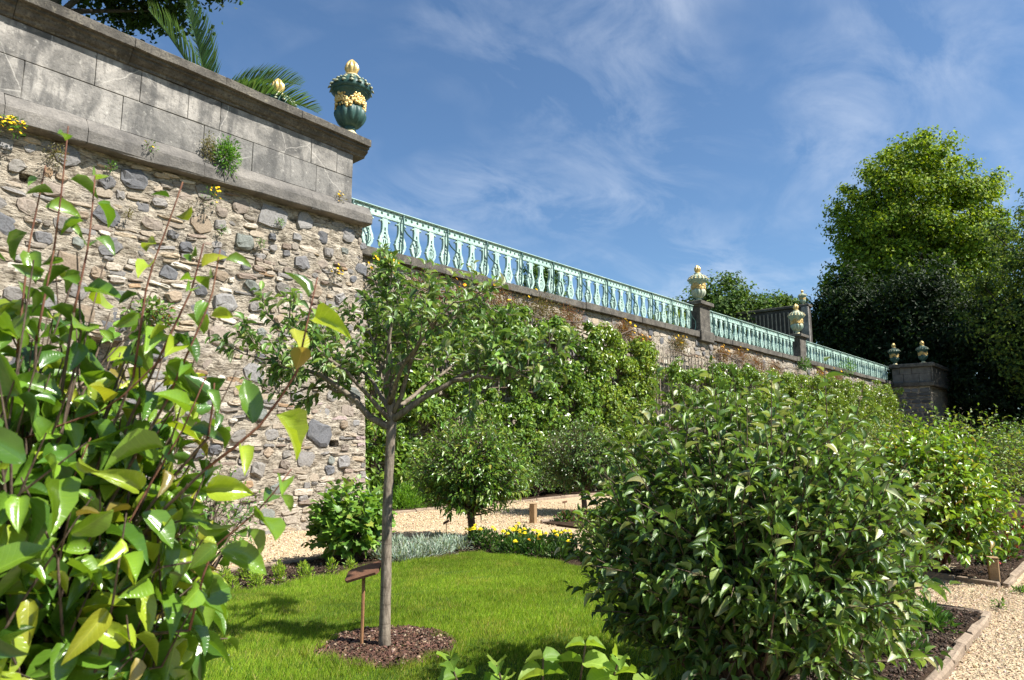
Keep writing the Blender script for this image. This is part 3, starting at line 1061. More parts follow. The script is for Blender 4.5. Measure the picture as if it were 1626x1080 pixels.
r = np.random.default_rng(35)
yp = 9.60
for z0, z1, js in ((5.372, 5.815, [-8, -5.2, -2.9, -1.2, 0.45, 1.92, 3.03, 4.12, 4.87, 5.98, 6.69]), (5.82, 6.236, [-8, -4.4, -2.2, -0.6, 0.95, 2.68, 3.23, 3.87, 4.34, 5.87, 6.36, 6.69])):
    for a, b in zip(js[:-1], js[1:]):
        m = MB(); m.box(a + 0.003, b - 0.003, yp + r.uniform(-0.006, 0.006), yp + 0.4, z0, z1, 0.006)
        finish(m, 'ashlar_block', M['ashlar'], bw, r, 0.0015)
    # return of the parapet
    for a, b in ((10.01, 10.55), (10.55, 11.4)):
        m = MB(); m.box(6.29, 6.69 + r.uniform(-0.004, 0.004), a, b - 0.005, z0, z1, 0.008)
        finish(m, 'ashlar_block', M['ashlar'], bw, r, 0.001)


def moulding(name, prof, js, endx, r, mat, endcut=0.0):
    for a, b in zip(js[:-1], js[1:]):
        m = MB()
        n = 5
        xs_ = np.linspace(a + 0.003, b - 0.003, n)
        k = len(prof)
        vs = [(x, y, z) for x in xs_ for y, z in prof]
        vs = [tuple(np.array(v) + np.array([0, r.normal(0, 0.005), r.normal(0, 0.004)])) for v in vs]
        fs = [(i * k + q, i * k + (q + 1) % k, (i + 1) * k + (q + 1) % k, (i + 1) * k + q) for i in range(n - 1) for q in range(k)]
        fs += [tuple(range(k - 1, -1, -1)), tuple((n - 1) * k + q for q in range(k))]
        m.add(vs, fs)
        m.v = [sh(v) for v in m.v]
        m.build(name, mat, bw)


cop = [(9.60, 6.24), (9.575, 6.245), (9.57, 6.275), (9.535, 6.29), (9.50, 6.325), (9.49, 6.36), (9.455, 6.365), (9.455, 6.40), (9.395, 6.402), (9.39, 6.515), (9.41, 6.53), (10.08, 6.545), (10.10, 6.39), (10.0, 6.24)]
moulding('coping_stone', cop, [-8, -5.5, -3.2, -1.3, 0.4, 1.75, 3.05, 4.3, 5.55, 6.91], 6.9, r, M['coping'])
corn = [(9.70, 5.03), (9.47, 5.035), (9.455, 5.05), (9.45, 5.19), (9.465, 5.215), (9.52, 5.30), (9.565, 5.355), (9.60, 5.372), (9.70, 5.372)]
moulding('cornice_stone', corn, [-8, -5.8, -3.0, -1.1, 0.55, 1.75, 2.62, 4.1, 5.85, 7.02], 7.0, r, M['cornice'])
# coping and cornice return round the corner
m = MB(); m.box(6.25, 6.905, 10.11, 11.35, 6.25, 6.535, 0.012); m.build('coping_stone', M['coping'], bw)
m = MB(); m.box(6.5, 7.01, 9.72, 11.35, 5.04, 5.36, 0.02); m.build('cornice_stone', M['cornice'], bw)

# long terrace wall behind, with trellis and railings
tw = thing('terrace_wall', 'long rubble terrace wall behind the espalier trees under the iron railing', 'wall', (7.0, 11.5, 0))
yb = lambda z: 11.5
m = MB(); m.box(6.9, 50.6, 11.56, 12.4, -0.2, 5.12); m.build('wall_core', M['mortar'], tw)
mortar_face(tw, 6.8, lambda z: 50.6, -0.1, 5.13, yb, 420, 60, 0.012, 41)
masonry(tw, 7.0, 50.4, 3.0, 5.12, yb, 42, 240, 200, 0.0, 0.08, 0.2, 0.16, 0.55, big=(0.2, 0.42))
r = np.random.default_rng(43)
x = 6.75
while x < 50.4:
    l = min(r.uniform(1.3, 2.2), 50.4 - x)
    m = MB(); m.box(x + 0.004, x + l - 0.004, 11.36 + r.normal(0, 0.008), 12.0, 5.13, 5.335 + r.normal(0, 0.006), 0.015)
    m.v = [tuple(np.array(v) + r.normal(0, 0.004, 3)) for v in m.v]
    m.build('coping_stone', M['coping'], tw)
    x += l
# upper terrace ground behind both walls
mb = MB(); mb.box(-60, 6.2, 10.05, 60, 4.6, 5.22); mb.box(6.21, 120, 12.05, 60, 4.6, 5.22)
struct('terrace', mb, M['earth'])


# ------------------------------------------------------------------ railing
def strip(pts, wd, y0, y1):
    """flat bar of width wd along 2-D points (x,z), extruded from y0 to y1"""
    pts = np.array(pts, float)
    T = np.gradient(pts, axis=0); T = nrm(T); Nn = np.stack([-T[:, 1], T[:, 0]], 1)
    w_ = np.broadcast_to(np.asarray(wd, float), (len(pts),))[:, None] / 2
    a, b = pts + Nn * w_, pts - Nn * w_
    k = len(pts)
    vs = [(p[0], y, p[1]) for y in (y0, y1) for s in (a, b) for p in s]
    fs = []
    for i in range(k - 1):
        A0, B0, A1, B1 = i, k + i, 2 * k + i, 3 * k + i
        fs += [(A0, A0 + 1, B0 + 1, B0), (A1, B1, B1 + 1, A1 + 1), (A0, A1, A1 + 1, A0 + 1), (B0, B0 + 1, B1 + 1, B1)]
    fs += [(0, k, 3 * k, 2 * k), (k - 1, 3 * k - 1, 4 * k - 1, 2 * k - 1)] if False else [(0, k, 3 * k, 2 * k), (k - 1, 3 * k - 1, 4 * k - 1, 2 * k - 1)][:1]
    return vs, fs


def baluster_mesh():
    m = MB()
    y0, y1 = -0.034, 0.034
    m.box(-0.105, 0.105, -0.03, 0.03, 0.0, 0.035)
    m.add(*strip([(0, 0.03), (0, 0.11)], [0.19, 0.12], y0, y1))
    side = [(0.045, 0.09), (0.07, 0.13), (0.105, 0.19), (0.115, 0.26), (0.105, 0.33), (0.08, 0.39), (0.055, 0.45), (0.044, 0.53), (0.042, 0.64), (0.05, 0.71)]
    for s in (-1, 1):
        m.add(*strip([(s * a, b) for a, b in side][::s], [0.05, 0.052, 0.056, 0.06, 0.06, 0.056, 0.054, 0.05, 0.05, 0.056][::s], y0, y1))
        m.add(*strip([(s * a, b) for a, b in [(0.015, 0.16), (0.055, 0.22), (0.06, 0.29), (0.02, 0.33)]], 0.032, y0 * 0.8, y1 * 0.8))
        m.add(*strip([(s * a, b) for a, b in [(0.02, 0.39), (0.05, 0.36), (0.085, 0.34)]], 0.030, y0 * 0.8, y1 * 0.8))
        m.add(*strip([(s * a, b) for a, b in [(0.05, 0.70), (0.085, 0.725), (0.11, 0.715)]], 0.03, y0, y1))
        m.box(s * 0.125 - 0.017, s * 0.125 + 0.017, y0, y1, 0.69, 0.724, 0.008)
        m.box(s * 0.125 - 0.013, s * 0.125 + 0.013, y0, y1, 0.335, 0.36, 0.006)
        m.box(s * 0.15 - 0.02, s * 0.15 + 0.012, y0, y1, 0.245, 0.275, 0.006)
    m.add(*strip([(0, 0.11), (0, 0.34)], 0.024, y0 * 0.8, y1 * 0.8))
    m.add(*strip([(-0.09, 0.405), (0.09, 0.405)], 0.03, y0 * 0.8, y1 * 0.8))
    m.add(*strip([(-0.05, 0.485), (0.05, 0.485)], 0.03, y0 * 0.8, y1 * 0.8))
    m.add(*strip([(0, 0.57), (0, 0.74)], [0.07, 0.11], y0, y1))
    m.add(*strip([(0, 0.74), (0, 0.83)], [0.15, 0.12], y0, y1))
    me = m.mesh('baluster')
    me.materials.append(M['iron'])
    return me


def stay_mesh(last=False):
    m = MB()
    m.tube([(-0.02, -0.02, 0.02), (-0.02, -0.10, 0.10), (0.0, -0.105, 0.5), (0.0, -0.10, 0.86), (0.015, -0.09, 0.925), (0.05, -0.06, 0.94), (0.07, -0.03, 0.91)], 0.020, 6)
    m.tube([(0.0, -0.104, 0.70), (0.03, -0.10, 0.62), (0.12, -0.095, 0.54), (0.24, -0.09, 0.48), (0.36, -0.085, 0.43), (0.42, -0.08, 0.34), (0.43, -0.07, 0.2), (0.40, -0.03, 0.03)], 0.017, 6)
    me = m.mesh('stay')
    me.materials.append(M['dark_iron'])
    return me


BAL, STAY = baluster_mesh(), stay_mesh()


def rail_band(m, x0, x1, y, z0, z1, cell=0.165, rad=0.034):
    """iron band with round cups along its face, a moulded lip on top"""
    n = max(1, int(round((x1 - x0) / cell))); c = (x1 - x0) / n; zc = z0 + (z1 - z0) * 0.52
    K = 10
    for i in range(n):
        cx = x0 + c * (i + 0.5)
        sq = []
        for k in range(K):
            a = 2 * math.pi * k / K
            dx, dz = math.cos(a), math.sin(a)
            s = min((c / 2) / max(abs(dx), 1e-6), ((z1 - zc) if dz > 0 else (zc - z0)) / max(abs(dz), 1e-6))
            sq.append((cx + dx * s, y, zc + dz * s))
        ci = [(cx + rad * math.cos(2 * math.pi * k / K), y, zc + rad * math.sin(2 * math.pi * k / K)) for k in range(K)]
        ib = [(p[0], y + 0.045, p[2]) for p in ci]
        o = len(m.v)
        m.v += sq + ci + ib
        for k in range(K):
            k2 = (k + 1) % K
            m.f += [(o + k, o + k2, o + K + k2, o + K + k), (o + K + k, o + K + k2, o + 2 * K + k2, o + 2 * K + k)]
        m.f.append(tuple(o + 2 * K + k for k in range(K)))
        # little corner fillets left by the decagon
        for sx in (-1, 1):
            for zz in (z0, z1):
                pass
    m.box(x0, x1, y + 0.003, y + 0.06, z0 - 0.001, z0 + 0.02)
    m.box(x0, x1, y + 0.0455, y + 0.06, z0 + 0.02, z1)
    m.prism([(y - 0.035, z1 - 0.005), (y - 0.05, z1 + 0.012), (y - 0.02, z1 + 0.035), (y + 0.06, z1 + 0.035), (y + 0.1, z1 + 0.01), (y + 0.09, z1 - 0.005)], x0, x1)


def railing(label, x0, x1, first, step):
    y = 11.62; zb = 5.335
    t = thing('railing', label, 'railing', (x0, y, zb), 'sections of the green iron railing')
    x = first; i = 0
    while x < x1 - 0.1:
        o = bpy.data.objects.new('baluster', BAL); C.objects.link(o); o.parent = t; o.location = (x - x0, 0, 0)
        if i % 3 == 0:
            s = bpy.data.objects.new('stay', STAY); C.objects.link(s); s.parent = t; s.location = (x - x0, 0, 0)
        x += step; i += 1
    m = MB()
    rail_band(m, x0, x1, y - 0.045, zb + 0.775, zb + 0.95)
    m.build('top_rail', M['iron'], t)
    m = MB(); m.box(x0, x1, y - 0.022, y + 0.022, zb + 0.004, zb + 0.022); m.build('bottom_rail', M['iron'], t)


ST = 0.4435
railing('longest pale green cast iron railing beginning at the high bastion wall', 7.1, 23.02, 8.06, ST)
railing('pale green cast iron railing between the two stone pedestals', 24.17, 33.25, 24.5, ST)
railing('distant pale green cast iron railing running to the shaded far bastion', 34.5, 50.4, 34.8, ST)


# ------------------------------------------------------------------ pedestals and urns
def pedestal(label, x):
    t = thing('pedestal', label, 'pedestal', (x, 11.62, 5.335), 'stone pedestals in the railing')
    m = MB(); m.box(x - 0.50, x + 0.50, 11.30, 12.0, 5.0, 5.40, 0.02); m.build('base', M['coping'], t)
    m = MB(); m.box(x - 0.40, x + 0.40, 11.38, 11.92, 5.40, 6.30, 0.012); m.build('shaft', M['coping'], t)
    m = MB()
    m.box(x - 0.43, x + 0.43, 11.35, 11.95, 6.30, 6.36, 0.01)
    m.box(x - 0.52, x + 0.52, 11.26, 12.02, 6.36, 6.50, 0.015)
    m.build('cap', M['coping'], t)


pedestal('dark stone pedestal at the end of the longest railing', 23.6)
pedestal('dark stone pedestal before the most distant railing', 33.87)


def urn(label, x, y, z, sc=1.0, pale=False, rot=0.0):
    t = thing('urn', label, 'urn', (x, y, z), 'gilded garden urns')
    g, gd = (M['urn_pale'], M['cream']) if pale else (M['urn_green'], M['gold'])
    P = lambda L: [(a * sc, b * sc, *(c if c else (0, 0))) for a, b, *c in [(q[0], q[1], q[2:]) if False else q for q in L]]
    def lat(prof, n=48):
        m = MB()
        m.lathe([(q[0] * sc * 0.95, q[1] * sc, q[2] if len(q) > 2 else 0, q[3] if len(q) > 2 else 0) for q in prof], x, y, z, n)
        return m
    lat([(0.17, 0.0), (0.17, 0.035), (0.155, 0.04), (0.14, 0.06), (0.10, 0.10), (0.095, 0.115)]).build('foot', M['cream'], t, True)
    lat([(0.095, 0.11), (0.11, 0.125), (0.11, 0.14), (0.09, 0.155), (0.10, 0.175), (0.10, 0.18)]).build('stem', g, t, True)
    lat([(0.10, 0.175), (0.17, 0.205, .10, 12), (0.225, 0.27, .16, 12), (0.262, 0.35, .17, 12), (0.272, 0.41, .17, 12), (0.262, 0.47, .14, 12), (0.25, 0.50, .05, 12), (0.24, 0.515)], 72).build('bowl', g, t, True)
    body = lat([(0.24, 0.50), (0.245, 0.56), (0.252, 0.64), (0.27, 0.71), (0.30, 0.76), (0.325, 0.775), (0.325, 0.79), (0.34, 0.80)]).build('body', g, t, True)
    # garland of leaves and fruit in relief
    r = np.random.default_rng(int(x * 100) % 997)
    m = MB()
    for k in range(480):
        a = r.uniform(0, 6.283)
        zc = 0.60 + 0.05 * math.cos(a * 4) + r.normal(0, 0.055)
        rad_ = 0.25 + 0.05 * max(0.0, zc - 0.6)
        c = np.array([x + sc * rad_ * math.cos(a), y + sc * rad_ * math.sin(a), z + sc * zc])
        q = r.uniform(0.016, 0.036) * sc
        dirs = nrm(r.normal(0, 1, (6, 3)))
        vs = [c + q * np.array(v) for v in ((1, 0, 0), (0, 1, 0), (-1, 0, 0), (0, -1, 0), (0, 0, 1.3), (0, 0, -1.3))]
        m.add(vs, [(0, 1, 4), (1, 2, 4), (2, 3, 4), (3, 0, 4), (1, 0, 5), (2, 1, 5), (3, 2, 5), (0, 3, 5)])
    m.build('garland', M['gold'], body, True, 'stuff')
    lid = lat([(0.335, 0.80), (0.36, 0.815), (0.37, 0.85), (0.365, 0.88, .05, 16), (0.342, 0.935, .09, 16), (0.30, 0.985, .08, 16), (0.235, 1.035, .04, 16), (0.175, 1.07), (0.145, 1.09), (0.14, 1.105)], 64).build('lid', g, t, True)
    m = MB()
    for k in range(16):
        a = 2 * math.pi * (k + 0.5) / 16
        for rr_, zz, q in ((0.366, 0.895, 0.044), (0.328, 0.965, 0.038), (0.26, 1.022, 0.030)):
            c = np.array([x + sc * rr_ * math.cos(a), y + sc * rr_ * math.sin(a), z + sc * zz])
            q *= sc
            e1 = np.array([-math.cos(a) * 0.7, -math.sin(a) * 0.7, 0.72]); e2 = np.array([-math.sin(a), math.cos(a), 0]); e3 = np.cross(e2, e1)
            m.add([c + q * (v[0] * e1 * 1.15 + v[1] * e2 * 1.25 + v[2] * e3 * 0.55) for v in ((1, 0, 0), (0, 1, 0), (-1, 0, 0), (0, -1, 0), (0, 0, 1), (0, 0, -1))],
                  [(0, 1, 4), (1, 2, 4), (2, 3, 4), (3, 0, 4), (1, 0, 5), (2, 1, 5), (3, 2, 5), (0, 3, 5)])
    m.build('lid_ornament', M['cream'] if pale else M['worn'], lid, True, 'stuff')
    lat([(0.125, 1.10), (0.14, 1.115), (0.14, 1.135), (0.10, 1.15), (0.085, 1.155)]).build('collar', M['cream'], lid, True)
    lat([(0.07, 1.15), (0.08, 1.17, .12, 10), (0.098, 1.21, .26, 8), (0.118, 1.27, .34, 8), (0.105, 1.33, .40, 8), (0.075, 1.38, .45, 8), (0.042, 1.425, .4, 8), (0.008, 1.455)], 60).build('finial', M['gold'], lid, True)
    return t


urn('dark green gilded urn on the corner of the high parapet', 6.62, 9.64, 6.55)
# the second one stands behind on the return of the bastion
m = MB()
urn('gilded urn half hidden behind the parapet near the palm', 6.12, 11.25, 6.58)
t = thing('pedestal', 'low stone block under the half hidden urn behind the parapet', 'pedestal', (6.12, 11.25, 5.22))
m = MB(); m.box(5.8, 6.26, 10.95, 11.5, 5.22, 6.40, 0.02); m.build('shaft', M['coping'], t)
m = MB(); m.box(5.74, 6.24, 10.9, 11.55, 6.40, 6.578, 0.015); m.build('cap', M['coping'], t)
urn('gilded urn on the pedestal at the end of the longest railing', 23.6, 11.62, 6.50, 1.0, True)
urn('gilded urn on the pedestal before the most distant railing', 33.87, 11.62, 6.50, 1.06, True)

# far bastion
fb = thing('far_bastion', 'shaded grey stone bastion with ashlar parapet at the far end of the wall', 'wall', (50.5, 11.5, 0))
m = MB(); m.box(50.62, 62, 9.35, 14, -0.2, 4.95); m.build('wall_core', M['mortar'], fb)
r = np.random.default_rng(51)
m = MB()
zz = 0.0
while zz < 4.9:
    h = r.uniform(0.16, 0.34); yy = 9.3
    while yy < 11.45:
        l = min(r.uniform(0.3, 0.8), 11.5 - yy)
        c = np.array((0.15, 0.15, 0.15)) * r.uniform(0.5, 1.3)  # darker than the front bastion's stone: its shade is put into the colour
        vs, fs = stone_geo(r, 0, zz + h / 2, l - 0.02, min(h, 4.95 - zz) - 0.02, 0.04, lambda q: 0.0, 9, 0.5)
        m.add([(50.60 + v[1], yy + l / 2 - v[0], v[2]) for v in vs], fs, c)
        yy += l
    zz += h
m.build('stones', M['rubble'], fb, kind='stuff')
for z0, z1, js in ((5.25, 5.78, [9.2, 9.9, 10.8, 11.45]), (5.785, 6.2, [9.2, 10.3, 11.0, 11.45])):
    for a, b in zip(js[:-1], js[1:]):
        m = MB(); m.box(50.62, 51.1, a + 0.01, b - 0.01, z0, z1, 0.015); m.build('ashlar_block', M['cornice'], fb)  # dark cornice material on the ashlar stands in for the bastion's shade
m = MB(); m.box(50.52, 60, 9.1, 9.18, 5.25, 6.2, 0.01); m.build('ashlar_block', M['coping'], fb)  # coping material used for its dark tone, shade put into the colour
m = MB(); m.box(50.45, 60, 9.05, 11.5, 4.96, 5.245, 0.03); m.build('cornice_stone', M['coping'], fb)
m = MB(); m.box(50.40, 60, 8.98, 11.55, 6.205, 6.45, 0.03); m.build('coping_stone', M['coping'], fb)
urn('shaded gilded urn on the far bastion nearest the railing', 50.75, 11.25, 6.45, 1.0, False)
urn('shaded gilded urn on the outer corner of the far bastion', 50.75, 9.6, 6.45, 1.0, False)

# dark upper wall with battens behind the railing
uw = thing('upper_wall', 'dark upper garden wall with vertical battens behind the middle railing', 'wall', (46, 15, 5.2))
m = MB(); m.box(46.0, 46.5, 15.0, 23.5, 5.0, 10.15, 0.03); m.build('wall_core', mottled('dark_render', (0.06, 0.055, 0.05), (0.11, 0.10, 0.09), 1.5, 0.95, 0.6, 0.03, 0.1, 8), uw)
m = MB(); m.box(45.85, 46.6, 14.9, 23.6, 10.16, 10.34, 0.03); m.build('coping_stone', M['coping'], uw)
for k in range(30):
    m = MB(); m.box(45.90, 45.97, 15.15 + k * 0.272, 15.21 + k * 0.272, 6.2, 9.95); m.build('batten', M['slat'], uw)
for zz in (7.0, 8.4, 9.7):
    m = MB(); m.box(45.972, 45.995, 15.1, 23.3, zz, zz + 0.06); m.build('rail', M['dark_slat'], uw)
m = MB(); m.box(45.80, 45.995, 14.94, 15.4, 5.2, 10.15, 0.03); m.build('corner_pier', M['ashlar'], uw)
urn('small gilded urn on the dark upper wall behind the second pedestal', 46.25, 15.4, 10.34, 0.72, True)


# ------------------------------------------------------------------ trellis and espaliers on the terrace wall
SL = MB(); SL.box(-0.016, 0.016, -0.012, 0.012, 0.0, 4.3)
slat_me = SL.mesh('slat'); slat_me.materials.append(M['slat'])
TR = [(7.4, 'grey wooden trellis panel next to the bastion corner'), (12.4, 'grey wooden trellis panel behind the first espaliers'), (17.4, 'grey wooden trellis panel showing its bare slats at the gap between espaliers'),
      (22.4, 'grey wooden trellis panel below the first pedestal'), (27.4, 'grey wooden trellis panel below the railing between the pedestals'), (32.4, 'grey wooden trellis panel below the second pedestal')]
r = np.random.default_rng(61)
for x0, lab in TR:
    t = thing('trellis', lab, 'trellis', (x0, 11.3, 0.2), 'trellis panels on the terrace wall')
    for k in range(20):
        o = bpy.data.objects.new('slat', slat_me); C.objects.link(o); o.parent = t
        o.location = (0.1 + k * 0.25 + r.normal(0, 0.008), 0.0, r.uniform(-0.04, 0.06)); o.scale = (r.uniform(0.8, 1.3), 1, r.uniform(0.95, 1.02))
        o.rotation_euler = (0, r.normal(0, 0.004), 0)
    for zz in (0.7, 1.75, 2.8, 3.9):
        m = MB(); m.box(x0, x0 + 4.98, 11.32, 11.345, 0.2 + zz, 0.2 + zz + 0.045); m.build('rail', M['slat'], t)

ESP_G = [(0.12, 0.205, 0.024), (0.16, 0.26, 0.03), (0.075, 0.145, 0.018), (0.23, 0.31, 0.04)]
ESP_Y = [(0.17, 0.25, 0.025), (0.22, 0.31, 0.032), (0.11, 0.18, 0.02), (0.30, 0.35, 0.05)]


def espalier(seed, label, x0, x1, top, cols, n, gap=0.0, tiers=9, thick=0.42, bottom=0.3):
    """wall-trained tree: trunk, level arms, leaf clumps hung along them"""
    r = np.random.default_rng(seed)
    xc = (x0 + x1) / 2
    t = thing('espalier_tree', label, 'tree', (xc, 11.1, 0.05), 'espalier trees on the terrace wall')
    m = MB()
    m.tube([(xc, 11.15, 0.0), (xc + 0.05, 11.18, 1.3), (xc - 0.04, 11.2, 2.6), (xc, 11.2, max(3.2, top(xc) - 0.6))], [0.09, 0.075, 0.055, 0.02], 8)
    P, out = [], []
    zt = [bottom + 0.25 + k * (4.9 - bottom) / tiers for k in range(tiers)]
    for z in zt:
        for s, xe_ in ((-1, x0), (1, x1)):
            pts = [(xc, 11.18, z - 0.1), (xc + s * abs(xe_ - xc) * 0.35, 11.17 + r.normal(0, 0.02), z + r.normal(0, 0.05)), (xc + s * abs(xe_ - xc) * 0.95, 11.15, z + r.normal(0, 0.08))]
            m.tube(pts, [0.03, 0.022, 0.008], 5, False)
    m.build('trunk', M['twig'], t, True)
    w_ = x1 - x0
    nc = int(w_ * 52)
    got = 0
    for _ in range(nc * 6):
        if got >= nc:
            break
        x = r.uniform(x0 - 0.1, x1 + 0.1)
        z = zt[r.integers(tiers)] + r.normal(0, 0.17 + 0.10 * (1 - gap))
        if gap and r.random() < gap and 0.35 < ((z - zt[0]) / (zt[1] - zt[0])) % 1.0 < 0.8:
            continue
        tz = top(x)
        if z > tz or z < bottom - 0.1:
            continue
        cr = r.uniform(0.14, 0.30)
        dep = thick * r.uniform(0.15, 1.0) * (0.6 + 0.5 * math.sin(x * 2.1 + z * 1.7) ** 2)
        c = np.array([x, 11.25 - dep, min(z, tz - cr * 0.6)])
        k = int(n / nc)
        o = nrm(r.normal(0, 1, (k, 3)))
        P.append(c + o * (r.random((k, 1)) ** 0.4) * cr * np.array([1.1, 0.9, 0.9])); out.append(o * 0.7 + np.array([0, -0.5, 0.1]))
        got += 1
    P = np.concatenate(P); out = np.concatenate(out)
    P[:, 1] = np.minimum(P[:, 1], 11.4)
    P[:, 2] = np.maximum(P[:, 2], 0.1)
    A, N = cloud_leaves(r, P, out, 0.45, 0.5)
    leaves_obj('crown', t, P, A, N, 0.115 * r.uniform(0.65, 1.3, len(P)), 0.6, palette(r, len(P), cols, [4, 3, 3, 1.2]), tmpl('two', 0.12, 0.15), M['glossy'])


wob = lambda s: (lambda x: 0.14 * math.sin(x * 3.1 + s) + 0.10 * math.sin(x * 7.3 + s * 2))
w1 = wob(0.4)
tops = np.array([(7.2, 4.0), (8.4, 4.2), (9.2, 4.5), (10.2, 4.72), (11.9, 4.65), (13.5, 4.68), (15.7, 4.78), (18.0, 4.5), (19.2, 4.42), (20.0, 4.0), (20.4, 4.4), (22.6, 4.45), (24.1, 4.25), (26.3, 4.38), (27.5, 4.34), (31.8, 4.5), (38, 4.7), (46.8, 4.9), (52, 4.9)])
topf = lambda x: float(np.interp(x, tops[:, 0], tops[:, 1])) + w1(x) * 0.8 - 0.10
espalier(71, 'espalier tree in the corner beside the bastion wall', 7.3, 9.6, topf, ESP_G, 9000, 0.6)
espalier(72, 'dense espalier tree behind the crown of the slim apple tree', 9.4, 12.9, topf, ESP_G, 19000, 0.2)
espalier(73, 'espalier tree with bare slats showing low behind its tiers', 12.7, 16.0, topf, ESP_G, 18000, 0.35)
espalier(74, 'bright green espalier tree left of the bare trellis gap', 15.8, 19.2, topf, ESP_Y, 21000, 0.0)
espalier(75, 'sparse espalier tree in front of the bare trellis slats', 20.2, 23.3, lambda x: topf(x) - 0.1, ESP_G, 7000, 0.9, 6, 0.4)
espalier(76, 'round topped espalier tree below the railing between the pedestals', 23.4, 27.5, topf, ESP_G, 19000, 0.1)
espalier(77, 'yellow green espalier tree below the second pedestal', 27.6, 33.0, topf, ESP_Y, 20000, 0.0)
espalier(78, 'yellow green espalier tree below the distant railing', 33.1, 40.0, topf, ESP_Y, 20000, 0.0, 8, 0.8)
espalier(79, 'last espalier tree before the shaded far bastion', 40.2, 48.5, topf, ESP_Y, 20000, 0.0, 8, 0.9)


# ------------------------------------------------------------------ plants rooted in the walls
def tuft(seed, name, label, cat, base, n, size, cols, wts, L, W, mat='leaf', up=0.3, hang=0.0, spread=(1, 1, 1), flowers=0, fcol=(0.85, 0.50, 0.01), group=None, out=(0, -0.6, 0), kind='two', fs=0.018, foot=True):
    r = np.random.default_rng(seed)
    t = thing(name, label, cat, base, group)
    b = np.array(base, float)
    o = nrm(r.normal(0, 1, (n, 3)) + np.array(out))
    rad = (r.random((n, 1)) ** 0.5) * size
    P = b + o * rad * np.array(spread) + np.array([0, 0, -hang]) * rad * r.random((n, 1))
    A = nrm(o + np.array([0, 0, up]) + r.normal(0, 0.4, (n, 3)))
    N = nrm(np.array([0, -0.4, 0.8]) + r.normal(0, 0.5, (n, 3)))
    leaves_obj('foliage', t, P, A, N, L * r.uniform(0.6, 1.3, n), W, palette(r, n, cols, wts), tmpl(kind, 0.1, 0.2), M[mat])
    m = MB()
    for k in range(6):
        e = P[r.integers(n)]
        m.tube(curve(b + np.array([0, 0.03 if foot else 0, -0.01]), e, np.array([0, 0, 0.03]), 4), [0.006, 0.005, 0.004, 0.002], 4, False)
    m.build('stems', M['twig'], t)
    for k in range(flowers):
        q = b + nrm(r.normal(0, 1, 3) + np.array(out) * 1.2 + [0, 0, 0.5]) * size * r.uniform(0.6, 1.15) * np.array(spread)
        m = MB(); flower(m, r, q, fs * r.uniform(0.7, 1.2), fcol); m.build('flower', M['petal'], t)
    return t


def flower(m, r, c, s, col, petals=7):
    nn = nrm(np.array([SUN_DIR.x * 0.3, -0.7, 0.6]) + r.normal(0, 0.3, 3))
    a = nrm(np.cross(nn, [0, 0, 1.0])); b = np.cross(nn, a)
    vs = [c + nn * s * 0.3]
    for k in range(petals * 2):
        rr_ = s * (1.0 if k % 2 == 0 else 0.62)
        an = math.pi * k / petals
        vs.append(c + rr_ * (a * math.cos(an) + b * math.sin(an)) + nn * s * r.uniform(-0.1, 0.15))
    k = petals * 2
    m.add(vs, [(0, 1 + i, 1 + (i + 1) % k) for i in range(k)], tuple(np.array(col) * r.uniform(0.8, 1.1)))


FERN = [(0.10, 0.24, 0.03), (0.15, 0.30, 0.04), (0.06, 0.16, 0.02)]
OLIVE = [(0.16, 0.15, 0.05), (0.22, 0.20, 0.08), (0.11, 0.10, 0.03)]
BRN = [(0.23, 0.13, 0.075), (0.30, 0.18, 0.10), (0.25, 0.10, 0.065), (0.19, 0.17, 0.06)]
YEL = (0.80, 0.48, 0.01)
tuft(81, 'fern_clump', 'bright green feathery clump growing on the grey parapet cornice', 'plant', (4.42, 9.50, 5.50), 700, 0.24, FERN, None, 0.06, 0.32, up=0.2, hang=0.6, spread=(0.85, 0.7, 1.15))
tuft(82, 'moss_clump', 'olive brown mossy tuft beside the green fern on the parapet', 'plant', (4.16, 9.52, 5.55), 420, 0.16, OLIVE, None, 0.03, 0.5, up=0.0, hang=1.2, spread=(0.6, 0.6, 1.6))
tuft(83, 'wallflower', 'cluster of yellow wallflowers under the cornice at the left edge', 'plant', (1.80, 9.44, 4.98), 120, 0.15, FERN, None, 0.05, 0.25, up=0.5, flowers=26, fcol=YEL, fs=0.026, spread=(1.2, 0.7, 0.8))
tuft(84, 'moss_clump', 'dry olive tuft hanging below the cornice near the yellow flowers', 'plant', (2.32, 9.55, 4.86), 200, 0.13, OLIVE, None, 0.03, 0.4, hang=1.0)
tuft(85, 'wallflower', 'two tiny yellow flowers and a leaf tuft on the cornice stone', 'plant', (3.35, 9.46, 5.22), 40, 0.10, FERN, None, 0.04, 0.3, flowers=4, fcol=YEL, fs=0.02)
tuft(86, 'wallflower', 'yellow flowers on rubble directly below the green fern', 'plant', (4.25, 9.50, 4.80), 70, 0.14, FERN, None, 0.04, 0.3, flowers=12, fcol=YEL, fs=0.022)
tuft(87, 'wallflower', 'small yellow flowers at the foot of the last parapet block', 'plant', (6.40, 9.52, 5.38), 50, 0.10, OLIVE, None, 0.04, 0.3, flowers=5, fcol=YEL, fs=0.02)
tuft(88, 'wallflower', 'yellow flowers on the rubble just before the bastion corner', 'plant', (6.40, 9.56, 4.10), 70, 0.13, [(0.04, 0.08, 0.02)], None, 0.04, 0.3, flowers=10, fcol=YEL, fs=0.024)
